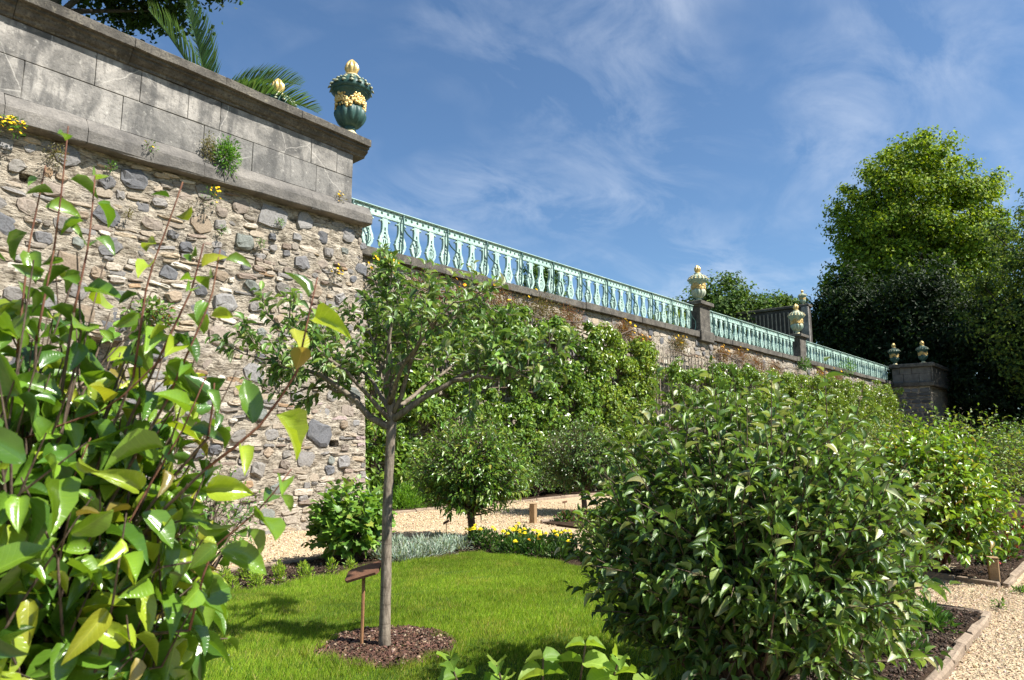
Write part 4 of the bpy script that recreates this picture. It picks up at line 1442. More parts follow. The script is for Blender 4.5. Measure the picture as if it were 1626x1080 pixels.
tuft(89, 'wall_bramble', 'leafy green creeper hanging over a dark hollow in the rubble', 'plant', (3.55, 9.48, 3.02), 260, 0.30, [(0.10, 0.19, 0.03), (0.14, 0.23, 0.04), (0.28, 0.13, 0.05)], [5, 3, 0.8], 0.075, 0.6, up=-0.2, hang=0.3, spread=(1.1, 0.6, 0.7), kind='mid')
for k, (x, z, lab) in enumerate([(2.95, 4.86, 'small green weed in the rubble right under the cornice'), (5.05, 4.30, 'small weed among the round dark stones'), (4.45, 4.35, 'tiny green weed below the fern on the wall'),
                                 (5.35, 4.70, 'tiny weed under the cornice above the round stones'), (3.2, 4.25, 'brownish dry weed tuft on the light rubble')]):
    tuft(91 + k, 'wall_weed', lab, 'plant', (x, 9.50 + 0.02 * z - 0.04, z), 60, 0.07, FERN if k < 4 else OLIVE, None, 0.035, 0.4, group='small weeds on the rubble wall')
tuft(96, 'wallflower', 'tall yellow wallflowers in the corner where the railing starts', 'plant', (8.75, 11.30, 4.95), 260, 0.40, FERN, None, 0.09, 0.25, up=0.7, flowers=22, fcol=YEL, fs=0.05, spread=(0.9, 0.5, 0.9))
BR = [(10.0, 4.95, 0.45, 0), (11.2, 4.85, 0.4, 6), (12.1, 5.0, 0.5, 4), (13.0, 4.9, 0.55, 0), (14.0, 5.02, 0.5, 3), (15.2, 4.95, 0.45, 0), (18.0, 4.95, 0.35, 9), (19.0, 4.7, 0.35, 8), (21.5, 4.9, 0.35, 7), (24.9, 4.85, 0.4, 6), (26.5, 4.95, 0.45, 7),
      (28.0, 4.75, 0.5, 0), (30.0, 4.7, 0.5, 0), (36.0, 4.95, 0.45, 8), (38.5, 4.95, 0.5, 9)]
WHERE = ['near the start of the railing', 'with orange flowers above the first espalier', 'with few yellow flowers above the apple tree', 'bushy, hanging above the dense espalier', 'tallest, touching the coping left of the topiary',
         'above the espalier with low bare slats', 'with yellow flowers above the bright espalier', 'with yellow flowers above the bare trellis gap', 'with yellow flowers left of the first pedestal', 'with yellow flowers right of the first pedestal',
         'with orange flowers below the railing between pedestals', 'reddish, below the middle of the second railing', 'reddish, left of the second pedestal', 'with flowers right of the second pedestal', 'with orange flowers below the distant railing']
for k, ((x, z, s, fl), wh) in enumerate(zip(BR, WHERE)):
    tuft(101 + k, 'wall_herb', 'dry brownish herb on the terrace wall ' + wh, 'plant', (x, 11.40, z - 0.10), 1000, s * 1.2, BRN if k not in (3, 4, 8) else BRN[:1] + OLIVE, None, 0.07, 0.22, up=0.1, hang=0.6, spread=(1.45, 0.45, 0.7),
         flowers=fl, fcol=(0.75, 0.36, 0.01) if k % 2 else YEL, fs=0.055, group='herbs rooted in the terrace wall')
tuft(117, 'wall_herb', 'fresh green tuft at the foot of the second pedestal', 'plant', (33.3, 11.25, 5.1), 260, 0.35, FERN, None, 0.1, 0.3, hang=0.8)
tuft(118, 'wall_herb', 'fresh green tuft on the coping under the distant railing', 'plant', (40.0, 11.3, 5.35), 320, 0.55, FERN, None, 0.12, 0.3, up=0.6)

# ------------------------------------------------------------------ slim apple tree on the lawn
r = np.random.default_rng(121)
B0 = np.array([2.84, 3.57, 0.06])
at = thing('apple_tree', 'slim grey-trunked young apple tree standing in the mulch ring on the lawn', 'tree', B0)
W3 = lambda a, b, z: np.array([B0[0] + a * RGT[0] + b * FWD[0], B0[1] + a * RGT[1] + b * FWD[1], z])
m = MB()
m.tube([W3(0.005, 0, 0.03), W3(0, 0, 0.12), W3(0.0, 0, 0.45), W3(-0.004, 0, 0.9), W3(0.004, 0, 1.25), W3(0.012, 0, 1.45), W3(0.0, 0.01, 1.7), W3(-0.02, 0.0, 2.0)],
       [0.048, 0.036, 0.033, 0.031, 0.029, 0.032, 0.017, 0.009], 14)
limbs = [
    [(0, 0, 1.40), (-.16, .02, 1.49), (-.28, .03, 1.60), (-.42, .05, 1.72), (-.62, .08, 1.80), (-1.02, .1, 1.90)],
    [(-.20, .02, 1.53), (-.25, .1, 1.62), (-.45, .16, 1.68), (-.62, .2, 1.67), (-.8, .22, 1.78)],
    [(.01, 0, 1.45), (.12, -.02, 1.52), (.31, -.05, 1.64), (.48, -.06, 1.75), (.70, -.08, 1.77), (1.05, -.06, 1.84)],
    [(.40, -.06, 1.70), (.55, -.15, 1.72), (.72, -.2, 1.70), (.9, -.2, 1.75)],
    [(0, 0, 1.48), (-.05, .12, 1.7), (-.14, .22, 1.95), (-.25, .28, 2.25)],
    [(.03, 0, 1.50), (.11, -.08, 1.72), (.20, -.16, 1.95), (.42, -.22, 2.08), (.62, -.25, 2.2)],
    [(0, 0, 1.6), (-.03, -.05, 1.85), (.01, -.1, 2.15), (-.01, -.1, 2.42)],
    [(0, 0, 1.45), (-.16, -.22, 1.66), (-.36, -.4, 1.86), (-.6, -.45, 2.0)],
    [(0, 0, 1.5), (.2, .28, 1.72), (.42, .5, 1.9), (.62, .6, 2.05)],
    [(0, 0, 1.5), (-.2, .3, 1.75), (-.5, .5, 1.92), (-.7, .5, 2.05)],
    [(0, 0, 1.55), (.12, -.3, 1.78), (.3, -.55, 1.95), (.45, -.6, 2.1)],
    [(0, 0, 1.7), (.1, .1, 2.0), (.12, .12, 2.3), (.2, .1, 2.38)],
]
P, A, N, Ls = [], [], [], []
for li, L_ in enumerate(limbs):
    pts = [W3(*q) for q in L_]
    # smooth and roughen
    pp = [along(pts, t)[0] + r.normal(0, 0.008, 3) for t in np.linspace(0, 1, 9)]
    rad = np.linspace(0.025 if li in (0, 2) else 0.017, 0.004, 9)
    m.tube(pp, rad, 7)
    nt = 8 if li in (4, 6, 11) else 11
    for k in range(nt):
        t = 0.36 + 0.64 * (k + r.random()) / nt
        p, d = along(pp, min(t, 0.999))
        dd = nrm(d * 0.6 + np.array([0, 0, 0.5]) + r.normal(0, 0.6, 3))
        ln = r.uniform(0.16, 0.38) * (1.1 - 0.3 * t)
        tw_ = curve(p, p + dd * ln, np.array([0, 0, -0.02]) + r.normal(0, 0.02, 3), 5)
        m.tube(tw_, [0.006, 0.005, 0.004, 0.003, 0.0015], 5, False)
        for q in range(3):
            a, b, c, d_ = shoot(r, tw_, 4, 0.062, 0.2, 1.0, 0.35); P += a; A += b; N += c; Ls += d_
            p2, d2 = along(tw_, r.uniform(0.3, 0.95))
            e2 = p2 + nrm(d2 + r.normal(0, 0.7, 3) + [0, 0, 0.2]) * r.uniform(0.07, 0.17)
            t2 = curve(p2, e2, r.normal(0, 0.008, 3), 3)
            m.tube(t2, [0.003, 0.002, 0.001], 4, False)
            a, b, c, d_ = shoot(r, t2, 5, 0.064, 0.1, 1.0, 0.35); P += a; A += b; N += c; Ls += d_
m.build('trunk', M['bark'], at, True)
P, A, N, Ls = map(np.array, (P, A, N, Ls))
APPLE = [(0.105, 0.19, 0.034), (0.145, 0.24, 0.044), (0.065, 0.13, 0.024), (0.28, 0.34, 0.16)]
leaves_obj('crown', at, P, A, N, Ls, 0.50, palette(r, len(P), APPLE, [4, 3, 3, 1]), tmpl('med', 0.30, 0.35, 0.1, 0.03), M['felt'], None, True)

# sign on a stake by the apple tree
def sign(label, x, y, h, wd, dp, th=0.016, rot=0.0, tilt=0.45):
    t = thing('plant_sign', label, 'sign', (x, y, 0.03))
    m = MB(); m.tube([(x, y, 0.0), (x, y, h)], 0.010 * wd / 0.24 + 0.002, 7); m.build('stake', M['stake'], t)
    m = MB()
    ca, sa = RGT, np.array([FWD[0] * math.cos(tilt), FWD[1] * math.cos(tilt), math.sin(tilt)])
    c = np.array([x, y, h])
    ca = ca * math.cos(rot) + np.array([0, 0, 1]) * math.sin(rot)
    nn = np.cross(ca, sa)
    vs = [c + ca * a * wd / 2 + sa * b * dp / 2 + nn * q * th for q in (0, 1) for a, b in ((-1, -0.7), (-0.85, -1), (0.85, -1), (1, -0.7), (1, 0.7), (0.85, 1), (-0.85, 1), (-1, 0.7))]
    m.add(vs, [tuple(range(7, -1, -1)), tuple(range(8, 16))] + [(i, (i + 1) % 8, 8 + (i + 1) % 8, 8 + i) for i in range(8)])
    m.build('plate', M['rust'], t)


sign('brown tilted plant sign on a thin stake beside the slim apple tree', 2.76, 3.69, 0.50, 0.215, 0.14, rot=0.28, tilt=0.35)
sign('small rusty plant sign beside the round-headed standard tree', 6.30, 6.72, 0.30, 0.08, 0.07, 0.01, rot=0.45, tilt=0.3)
sign('small rusty plant sign in the bed beyond the square post', 10.1, 7.70, 0.27, 0.09, 0.07, 0.01, rot=0.2, tilt=0.3)


def post(label, x, y, h, s):
    t = thing('wooden_post', label, 'post', (x, y, 0))
    m = MB(); m.box(x - s / 2, x + s / 2, y - s / 2, y + s / 2, -0.1, h, 0.008, 0.25); m.build('post', M['post'], t)
    m = MB(); m.box(x - s / 2 - 0.004, x + s / 2 + 0.004, y - s / 2 - 0.004, y + s / 2 + 0.004, h + 0.001, h + 0.012, 0.004, 0.25); m.build('cap', M['post'], t)


post('square oak post at the corner of the bed across the gravel', 9.05, 7.56, 0.31, 0.10)
post('short oak post at the bed corner under the pear bush', 8.06, 1.10, 0.235, 0.085)

# ------------------------------------------------------------------ foreground pear bush at the left
r = np.random.default_rng(131)
pb = np.array([0.34, 1.52, 0.03])
pt = thing('pear_bush', 'glossy broad-leaved pear bush with reddish shoots close at the left edge', 'bush', pb)
PEAR = [(0.10, 0.195, 0.020), (0.15, 0.26, 0.022), (0.06, 0.135, 0.018), (0.27, 0.35, 0.028), (0.36, 0.38, 0.035), (0.24, 0.19, 0.045)]
PW = [4, 4, 3, 2.2, 0.45, 0.25]
SH = {
    'a': [(0.33, 1.36, 1.47), (0.34, 1.35, 1.63), (0.34, 1.34, 1.75), (0.34, 1.34, 1.85)], 'b': [(0.31, 1.38, 1.45), (0.31, 1.38, 1.63), (0.32, 1.37, 1.78)],
    'c': [(0.37, 1.32, 1.52), (0.38, 1.31, 1.64), (0.38, 1.31, 1.77)], 'd': [(0.44, 1.23, 1.41), (0.45, 1.23, 1.58), (0.47, 1.21, 1.68), (0.48, 1.19, 1.75)],
    'e': [(0.47, 1.2, 1.45), (0.5, 1.17, 1.56), (0.51, 1.16, 1.64)], 'f': [(0.48, 1.19, 1.37), (0.52, 1.14, 1.54), (0.53, 1.14, 1.63)],
    'g': [(0.53, 1.14, 1.26), (0.58, 1.08, 1.32), (0.62, 1.03, 1.41), (0.63, 1.02, 1.5), (0.64, 1.01, 1.58)], 'h': [(0.33, 1.36, 1.31), (0.42, 1.26, 1.36), (0.49, 1.18, 1.47)],
    'i': [(0.43, 1.25, 1.11), (0.47, 1.2, 1.24), (0.5, 1.17, 1.32), (0.52, 1.14, 1.41)], 'j': [(0.33, 1.36, 1.11), (0.37, 1.31, 1.18), (0.4, 1.28, 1.31)],
    'k': [(0.52, 1.14, 1.01), (0.54, 1.13, 1.13), (0.59, 1.06, 1.2), (0.62, 1.03, 1.26)], 'm': [(0.53, 1.14, 1.31), (0.53, 1.13, 1.37), (0.53, 1.13, 1.4)]}
m = MB(); mr = MB()
P, A, N, Ls = [], [], [], []
heart = pb + np.array([0.04, -0.06, 0.8])
m.tube([pb, pb + [0.01, -0.02, 0.3], heart], [0.03, 0.026, 0.016], 8)
for k, s in SH.items():
    pts = [np.array(q) for q in s]
    pp = [along(pts, t)[0] for t in np.linspace(0, 1, 8)]
    if k not in 'g':
        mr.tube(pp, np.linspace(0.0021, 0.0011, 8), 6)
    else:
        mr.tube(pp, np.linspace(0.0028, 0.0012, 8), 6)
    m.tube(curve(heart, pp[0], np.array([0.0, 0, 0.04]), 6), np.linspace(0.0045, 0.0022, 6), 6, False)
    nl = {'g': 7, 'k': 10, 'i': 11, 'j': 10, 'h': 9, 'm': 3}.get(k, 7)
    a, b, c, d = shoot(r, pp, nl, 0.072 if k in 'gkijh' else 0.055, 0.12, 1.25, 1.3, 0.5, 0.5)
    P += a; A += b; N += c; Ls += d
# the body of the bush
cen = np.array([0.335, 1.48, 0.99]); rad = np.array([0.38, 0.37, 0.64])
for s in bush_shoots(r, pb, cen, rad, 470):
    m.tube(s, [0.003, 0.0026, 0.002, 0.0012], 5, False)
    if r.random() < 0.15:
        m.tube(curve(heart - [0, 0, r.uniform(0, 0.5)], s[0], r.normal(0, 0.03, 3), 5), [0.006, 0.005, 0.0045, 0.004, 0.003], 5, False)
    a, b, c, d = shoot(r, s, 8, 0.073, 0.25, 1.1, 1.5, 0.6, 0.45)
    P += a; A += b; N += c; Ls += d
m.build('stems', M['twig'], pt, True)
mr.build('shoots', M['red_twig'], pt, True)
P, A, N, Ls = map(np.array, (P, A, N, Ls))
# keep leaves out of the camera's face and off the open view
F = P @ FWD; u = 813 + 1100 * (P @ RGT) / np.maximum(F, 0.05)
keep = (F > 0.55) & (u < 520)
P, A, N, Ls = P[keep], A[keep], N[keep], Ls[keep]
leaf_parts(r, pt, P, A, N, Ls, np.full(len(P), 0.52) * r.uniform(0.8, 1.2, len(P)), PEAR, PW, lambda j: tmpl('big', [0.20, 0.36, 0.12, 0.45, 0.25][j], [0.22, 0.50, 0.05, 0.32, 0.65][j], [0, 0.35, -0.3, -0.5, 0.2][j], [0.02, 0.035, 0.03, 0.05, 0.02][j]), M['pear'], 300, rt=tmpl('med', 0.32, 0.35, 0.12, 0.03))

# ------------------------------------------------------------------ apple bush in front at the right
r = np.random.default_rng(141)
ab = (3.36, 1.49, 0.03)
t = thing('apple_bush', 'large dense apple bush with grey-green leaves filling the front at the right', 'bush', ab)
DAP = [(0.075, 0.145, 0.020), (0.115, 0.20, 0.027), (0.042, 0.092, 0.014), (0.20, 0.27, 0.07), (0.36, 0.40, 0.22)]
bush(r, t, ab, (3.38, 1.47, 0.86), (0.83, 0.83, 0.76), 880, 14, 0.068, 0.46, DAP, [4, 4, 3, 1.2, 0.6], lambda j: tmpl('big', [0.28, 0.45, 0.2, 0.5, 0.3][j], [0.3, 0.55, 0.12, 0.4, 0.7][j], [0, 0.4, -0.4, -0.6, 0.3][j], [0.02, 0.04, 0.05, 0.06, 0.03][j]), M['felt'], 300, M['twig'], droop=0.45, div=1.0)

# broad leaved plant at the bottom edge
r = np.random.default_rng(145)
vb = np.array([1.80, 1.40, 0.03])
t = thing('broad_leaved_plant', 'light yellow-green plant with broad serrated leaves at the bottom edge', 'plant', vb)
m = MB(); P, A, N, Ls = [], [], [], []
for (x, y, z) in [(1.72, 1.40, 0.66), (1.80, 1.30, 0.70), (1.86, 1.22, 0.66), (1.92, 1.16, 0.60), (1.62, 1.50, 0.64), (1.52, 1.60, 0.66), (1.98, 1.08, 0.55), (1.70, 1.42, 0.52), (1.85, 1.25, 0.5)]:
    s = curve(vb + r.normal(0, 0.04, 3) * [1, 1, 0], (x, y, z), r.normal(0, 0.02, 3), 6)
    m.tube(s, np.linspace(0.006, 0.003, 6), 6, False)
    for lvl in (0.55, 0.78, 0.92, 0.995):
        p, d = along(s, lvl); ph = r.uniform(0, 3.14)
        for q in (0, math.pi):
            a = nrm(np.array([math.cos(ph + q), math.sin(ph + q), 0.15 if lvl > 0.9 else -0.1]))
            P.append(p); A.append(a); N.append(nrm(np.array([0, 0, 1]) + r.normal(0, 0.3, 3))); Ls.append(r.uniform(0.07, 0.10) * (0.75 if lvl > 0.95 else 1))
m.build('stems', M['twig'], t)
P, A, N, Ls = map(np.array, (P, A, N, Ls))


def serrate(j):
    tv, tf = tmpl('big', 0.2 + 0.06 * j, 0.3, 0.15 * (j - 2), 0.04)
    tv = tv.copy()
    for i in range(10):
        for e in (0, 4):
            tv[i * 5 + e, 1] *= 1.1 if i % 2 else 0.88
    return tv, tf


leaf_parts(r, t, P, A, N, Ls, np.full(len(P), 0.85), [(0.20, 0.31, 0.04), (0.25, 0.36, 0.06), (0.15, 0.27, 0.035)], [3, 2, 2], serrate, M['broad'], 120)

# ------------------------------------------------------------------ other bushes and trees of the garden
r = np.random.default_rng(151)
b = (8.25, 1.62, 0.03)
t = thing('pear_bush', 'yellow-green pear bush with upright shoots behind the short oak post', 'bush', b)
bush(r, t, b, (8.25, 1.62, 0.80), (0.80, 0.72, 0.76), 470, 11, 0.085, 0.58, [(0.15, 0.26, 0.025), (0.20, 0.32, 0.03), (0.09, 0.18, 0.02), (0.32, 0.38, 0.04), (0.36, 0.25, 0.05)], [4, 4, 3, 2, 0.4],
     lambda j: tmpl('mid', 0.15, [0.2, 0.35, 0.1, 0.5, 0.0][j]), M['glossy'], 300, M['red_twig'], droop=0.5)


def small_bush(seed, name, label, cat, b, h, rad, ns, per, L, W, cols, wts=None, mat='leaf', tm=None, twig='twig', group=None):
    r = np.random.default_rng(seed)
    t = thing(name, label, cat, b, group)
    bush(r, t, b, (b[0], b[1], b[2] + h * 0.52), (rad, rad, h * 0.5), ns, per, L, W, cols, wts or [1] * len(cols), None, M[mat], 0, M[twig], simple=tm)
    return t


GRN = [(0.085, 0.17, 0.024), (0.12, 0.215, 0.03), (0.055, 0.12, 0.018)]
LIM = [(0.14, 0.24, 0.028), (0.19, 0.29, 0.035), (0.09, 0.17, 0.02), (0.26, 0.30, 0.06)]
small_bush(152, 'currant_bush', 'green lobed-leaf currant bush in the bed behind the apple trunk', 'bush', (4.70, 6.55, 0.03), 0.88, 0.47, 150, 8, 0.10, 0.85, [(0.13, 0.24, 0.03), (0.18, 0.30, 0.038), (0.085, 0.175, 0.022), (0.24, 0.31, 0.05)], [4, 3, 3, 0.8], 'leaf', tmpl('lobed', 0.12, 0.2))
small_bush(153, 'fruit_bush', 'open twiggy fruit bush half hidden behind the near pear leaves', 'bush', (3.15, 6.65, 0.03), 1.15, 0.55, 75, 9, 0.06, 0.45, GRN)
small_bush(154, 'leafy_shrub', 'low leafy shrub at the end of the marigold bed', 'bush', (6.75, 4.55, 0.03), 0.62, 0.42, 110, 9, 0.06, 0.5, LIM)
small_bush(155, 'apple_bush', 'yellow-green apple bush at the right edge beyond the pear bush', 'bush', (14.3, 2.3, 0.03), 1.95, 1.35, 340, 10, 0.085, 0.5, LIM)
small_bush(156, 'apple_bush', 'loose apple bush in the middle distance with bare twigs on top', 'bush', (17.6, 4.2, 0.03), 2.1, 1.3, 260, 10, 0.09, 0.45, LIM)
small_bush(157, 'fruit_bush', 'rounded green fruit bush between the two pear bushes and the wall', 'bush', (11.6, 4.3, 0.03), 1.45, 0.95, 240, 10, 0.075, 0.5, GRN)
small_bush(158, 'fruit_bush', 'green fruit bush deep in the garden in front of the far espaliers', 'bush', (22.5, 5.6, 0.03), 2.0, 1.5, 240, 10, 0.11, 0.5, LIM)
small_bush(159, 'fruit_bush', 'green fruit bush near the shaded wood on the right', 'bush', (23.0, 1.6, 0.03), 1.9, 1.6, 240, 10, 0.11, 0.5, LIM)
small_bush(160, 'fruit_bush', 'pale bush seen just over the apple bush toward the far bastion', 'bush', (30.0, 6.8, 0.03), 2.0, 1.8, 240, 10, 0.13, 0.5, LIM)
small_bush(162, 'fruit_bush', 'leafy green bush behind the red bedding plants at the right edge', 'bush', (11.2, 2.35, 0.03), 1.5, 0.95, 300, 10, 0.08, 0.5, LIM)
small_bush(163, 'fruit_bush', 'green bush rising behind the red flowers toward the wood', 'bush', (18.3, 1.7, 0.03), 1.7, 1.2, 260, 10, 0.09, 0.5, GRN)
small_bush(161, 'fruit_bush', 'wide bush at the end of the garden beneath the dark trees', 'bush', (33.0, 3.0, 0.03), 2.2, 2.2, 260, 10, 0.15, 0.5, GRN)


def standard(seed, label, b, stem, cz, rad, n, per, L, W, cols):
    r = np.random.default_rng(seed)
    t = thing('standard_tree', label, 'tree', b)
    b = np.array(b, float)
    m = MB()
    m.tube([b - [0, 0, 0.03], b + [0.012, 0, stem * 0.4], b + [-0.008, 0.01, stem], b + [0, 0, cz]], [0.062, 0.05, 0.05, 0.02], 10)
    P, A, N, Ls = [], [], [], []
    c = np.array([b[0], b[1], b[2] + cz])
    for s in bush_shoots(r, b + [0, 0, stem * 0.8], c, rad, n):
        m.tube(s, [0.007, 0.005, 0.003, 0.0015], 4, False)
        if r.random() < 0.2:
            m.tube(curve(b + [0, 0, stem], s[0], r.normal(0, 0.02, 3), 4), [0.02, 0.015, 0.01, 0.007], 5, False)
        a, q, w_, d = shoot(r, s, per, L, 0.1, 0.8, 0.9); P += a; A += q; N += w_; Ls += d
    m.build('trunk', M['twig'], t, True)
    leaves_obj('crown', t, P, A, N, np.array(Ls), W, palette(r, len(P), cols, [4, 3, 3, 1]), tmpl('mid', 0.12, 0.3), M['glossy'])


standard(165, 'round-headed standard tree with narrow drooping leaves at the bed corner', (6.74, 6.70, 0.03), 0.34, 0.97, (0.83, 0.83, 0.72), 560, 12, 0.10, 0.34, [(0.11, 0.20, 0.025), (0.15, 0.245, 0.03), (0.07, 0.145, 0.02), (0.26, 0.29, 0.05)])
standard(166, 'second standard tree beyond the square post', (10.85, 7.82, 0.03), 0.36, 1.02, (0.86, 0.86, 0.74), 460, 11, 0.085, 0.42, [(0.085, 0.15, 0.028), (0.11, 0.18, 0.032), (0.05, 0.105, 0.02), (0.16, 0.21, 0.05)])

# bedding plants
r = np.random.default_rng(171)
SEED = [(0.23, 0.33, 0.03), (0.29, 0.39, 0.04), (0.16, 0.26, 0.025)]
for k, (x, y) in enumerate([(2.95, 6.25), (2.87, 5.98), (3.20, 6.42), (3.12, 6.18), (3.05, 5.93), (3.48, 6.52), (3.41, 6.28), (3.34, 6.08), (3.28, 5.93), (3.68, 6.30), (3.58, 6.02), (3.86, 6.12), (3.80, 5.96), (4.10, 6.05), (2.6, 6.2), (2.68, 5.95), (4.32, 5.98)]):
    tuft(172 + k, 'seedling', 'feathery light green seedling in the rows of the lawn-side bed', 'plant', (x + r.normal(0, 0.015), y + r.normal(0, 0.015), 0.03), 150, 0.085, SEED, None, 0.036, 0.3, 'leaf', 0.9, 0, (0.75, 0.75, 1.7), group='light green seedlings in rows', out=(0, 0, 1.0), foot=False)
SILV = [(0.26, 0.32, 0.25), (0.33, 0.38, 0.30), (0.17, 0.23, 0.17)]
for k, (x, y) in enumerate([(4.95, 6.05), (5.2, 6.02), (5.45, 6.08), (5.72, 6.12), (5.05, 6.32), (5.33, 6.36), (5.6, 6.40), (5.9, 6.35), (5.15, 6.60), (5.45, 6.66), (5.8, 6.66), (6.1, 6.45), (6.05, 6.2), (6.2, 6.75), (5.6, 6.8)]):
    tuft(192 + k, 'silver_herb', 'grey-green silvery herb cushion in the bed near the standard tree', 'plant', (x + r.normal(0, 0.02), y + r.normal(0, 0.02), 0.03), 260, 0.15, SILV, None, 0.075, 0.13, 'leaf', 0.9, 0, (1, 1, 0.95), group='silvery herb cushions', out=(0, 0, 0.9), kind='blade', foot=False)
MG = [(0.05, 0.11, 0.018), (0.075, 0.15, 0.022), (0.035, 0.08, 0.014)]
WH = ['at the foot of the standard tree', 'second from the standard tree', 'with the densest bloom', 'in the front row by the lawn', 'in the back row by the gravel', 'in the middle of the bed', 'nearest the low leafy shrub', 'in the back row by the shrub', 'at the front with one orange bloom', 'between the lawn and the back row', 'low and dark by the lawn edge']
for k, ((x, y), wh) in enumerate(zip([(6.42, 6.28), (6.32, 5.98), (6.60, 5.72), (6.25, 5.62), (6.86, 5.92), (6.50, 5.38), (6.55, 4.95), (6.85, 5.30), (6.22, 5.15), (6.28, 4.85), (6.15, 5.38)], WH)):
    t = tuft(212 + k, 'marigold', 'dark green marigold plant with yellow heads ' + wh, 'plant', (x, y, 0.03), 330, 0.21, MG, None, 0.06, 0.35, 'leaf', 0.5, 0, (1, 1, 1.05), group='yellow marigolds in the corner bed', out=(0, 0, 0.9), foot=False)
    rr = np.random.default_rng(240 + k)
    for q in range([6, 4, 9, 4, 5, 6, 3, 6, 2, 2, 1][k]):
        c = np.array([x, y, 0.03]) + np.array([rr.normal(0, 0.09), rr.normal(0, 0.09), rr.uniform(0.17, 0.27)])
        m = MB()
        col = (0.86, 0.66, 0.02) if k != 8 else (0.80, 0.36, 0.02)
        for z_, s_ in ((0, 0.034), (0.010, 0.026), (0.018, 0.015)):
            an = rr.uniform(0, 6)
            vs = [c + [0, 0, z_ + 0.008]] + [c + np.array([s_ * (1 if i % 2 else 0.75) * math.cos(an + i * math.pi / 8), s_ * (1 if i % 2 else 0.75) * math.sin(an + i * math.pi / 8), z_ + rr.normal(0, 0.003)]) for i in range(16)]
            m.add(vs, [(0, 1 + i, 1 + (i + 1) % 16) for i in range(16)], tuple(np.array(col) * rr.uniform(0.85, 1.1)))
        m.build('flower', M['petal'], t)
for k, (x, y) in enumerate([(9.6, 1.2), (10.1, 1.25), (10.6, 1.3), (11.2, 1.25), (9.2, 1.3), (10.35, 1.55), (11.9, 1.3), (12.6, 1.25), (13.3, 1.3), (11.4, 1.7)]):
    tuft(230 + k, 'red_begonia', 'low red-flowered bedding plant by the stone edging at the right edge', 'plant', (x, y, 0.03), 200, 0.16, [(0.07, 0.13, 0.025), (0.13, 0.05, 0.03)], [4, 1], 0.06, 0.6, 'leaf', 0.5, 0, (1, 1, 0.9), 4, (0.62, 0.07, 0.07), 'red bedding plants', (0, 0, 0.9), fs=0.035, foot=False)
for k, (x, y, lab) in enumerate([(4.95, 1.22, 'low green grassy tuft in the bed under the apple bush'), (5.3, 1.45, 'second low green tuft under the apple bush beside the edging'), (5.75, 1.2, 'creeping green weed patch near the edging corner'), (6.15, 1.35, 'flat grey-green weed patch at the end of the apple bed'), (5.5, 1.75, 'leafy green weed tuft deeper in the apple bed')]):
    tuft(250 + k, 'low_herb', lab, 'plant', (x, y, 0.03), 330, 0.17, [(0.09, 0.19, 0.03), (0.06, 0.13, 0.03)], None, 0.06, 0.22, 'leaf', 0.6, 0, (1.1, 1.1, 0.55), out=(0, 0, 0.9), foot=False)
tuft(256, 'low_herb', 'tiny green weed in the gravel beside the apple bed', 'plant', (6.9, 0.93, 0.0), 60, 0.07, FERN, None, 0.03, 0.3, out=(0, 0, .9), foot=False)
tuft(257, 'low_herb', 'small green weed in the gravel below the short oak post', 'plant', (7.75, 0.86, 0.0), 110, 0.11, FERN, None, 0.035, 0.3, out=(0, 0, .9), spread=(1, 1, .4), foot=False)
t = tuft(258, 'dill_clump', 'mounded bright green feathery herb at the foot of the trellis wall', 'plant', (9.15, 10.88, 0.05), 5200, 0.55, [(0.13, 0.27, 0.02), (0.17, 0.33, 0.025), (0.09, 0.2, 0.015)], None, 0.07, 0.16, 'leaf', 0.8, 0, (1.15, 0.62, 0.95), out=(0, 0, 0.7), kind='blade', foot=False)
tuft(259, 'iris_clump', 'sword-leaved iris clump at the corner beside the bastion', 'plant', (8.15, 10.85, 0.05), 90, 0.24, [(0.14, 0.25, 0.08), (0.20, 0.32, 0.12)], None, 0.42, 0.09, 'leaf', 1.6, 0, (1.2, 0.8, 0.3), out=(0, 0, 0.9), kind='blade', foot=False)
small_bush(260, 'leafy_shrub', 'pale flowering shrub in the corner above the irises', 'bush', (7.75, 11.0, 0.05), 1.0, 0.4, 80, 9, 0.07, 0.4, LIM)
r = np.random.default_rng(261)
for k, x in enumerate([11.0, 12.0, 13.2, 14.4, 15.6, 17.0, 18.6, 20.5]):
    small_bush(262 + k, 'border_shrub', 'low dark green shrub in the border under the espaliers', 'bush', (x, 10.95, 0.05), r.uniform(0.55, 0.95), 0.62, 110, 9, 0.075, 0.5, MG + GRN, group='low shrubs along the trellis border')
for k, (x, y) in enumerate([(9.5, 7.2), (10.0, 7.1), (10.5, 7.2), (11.1, 7.1), (11.7, 7.2), (9.6, 6.6), (10.1, 6.3)]):
    tuft(272 + k, 'ground_cover', 'low leafy bedding plant behind the square post', 'plant', (x, y, 0.03), 260, 0.2, MG + [(0.2, 0.09, 0.06)], None, 0.07, 0.5, 'leaf', 0.5, 0, (1.2, 1.1, 0.7), group='bedding plants behind the square post', out=(0, 0, 0.9), foot=False)

# ------------------------------------------------------------------ palm on the terrace
r = np.random.default_rng(281)
pc_ = np.array([5.32, 12.15, 7.55])
t = thing('palm', 'feather palm rising behind the high parapet', 'palm', (5.32, 12.15, 5.22))
m = MB(); m.tube([(5.32, 12.15, 5.22), (5.34, 12.14, 6.4), tuple(pc_)], [0.2, 0.17, 0.13], 10); m.build('trunk', M['dark_bark'], t, True)


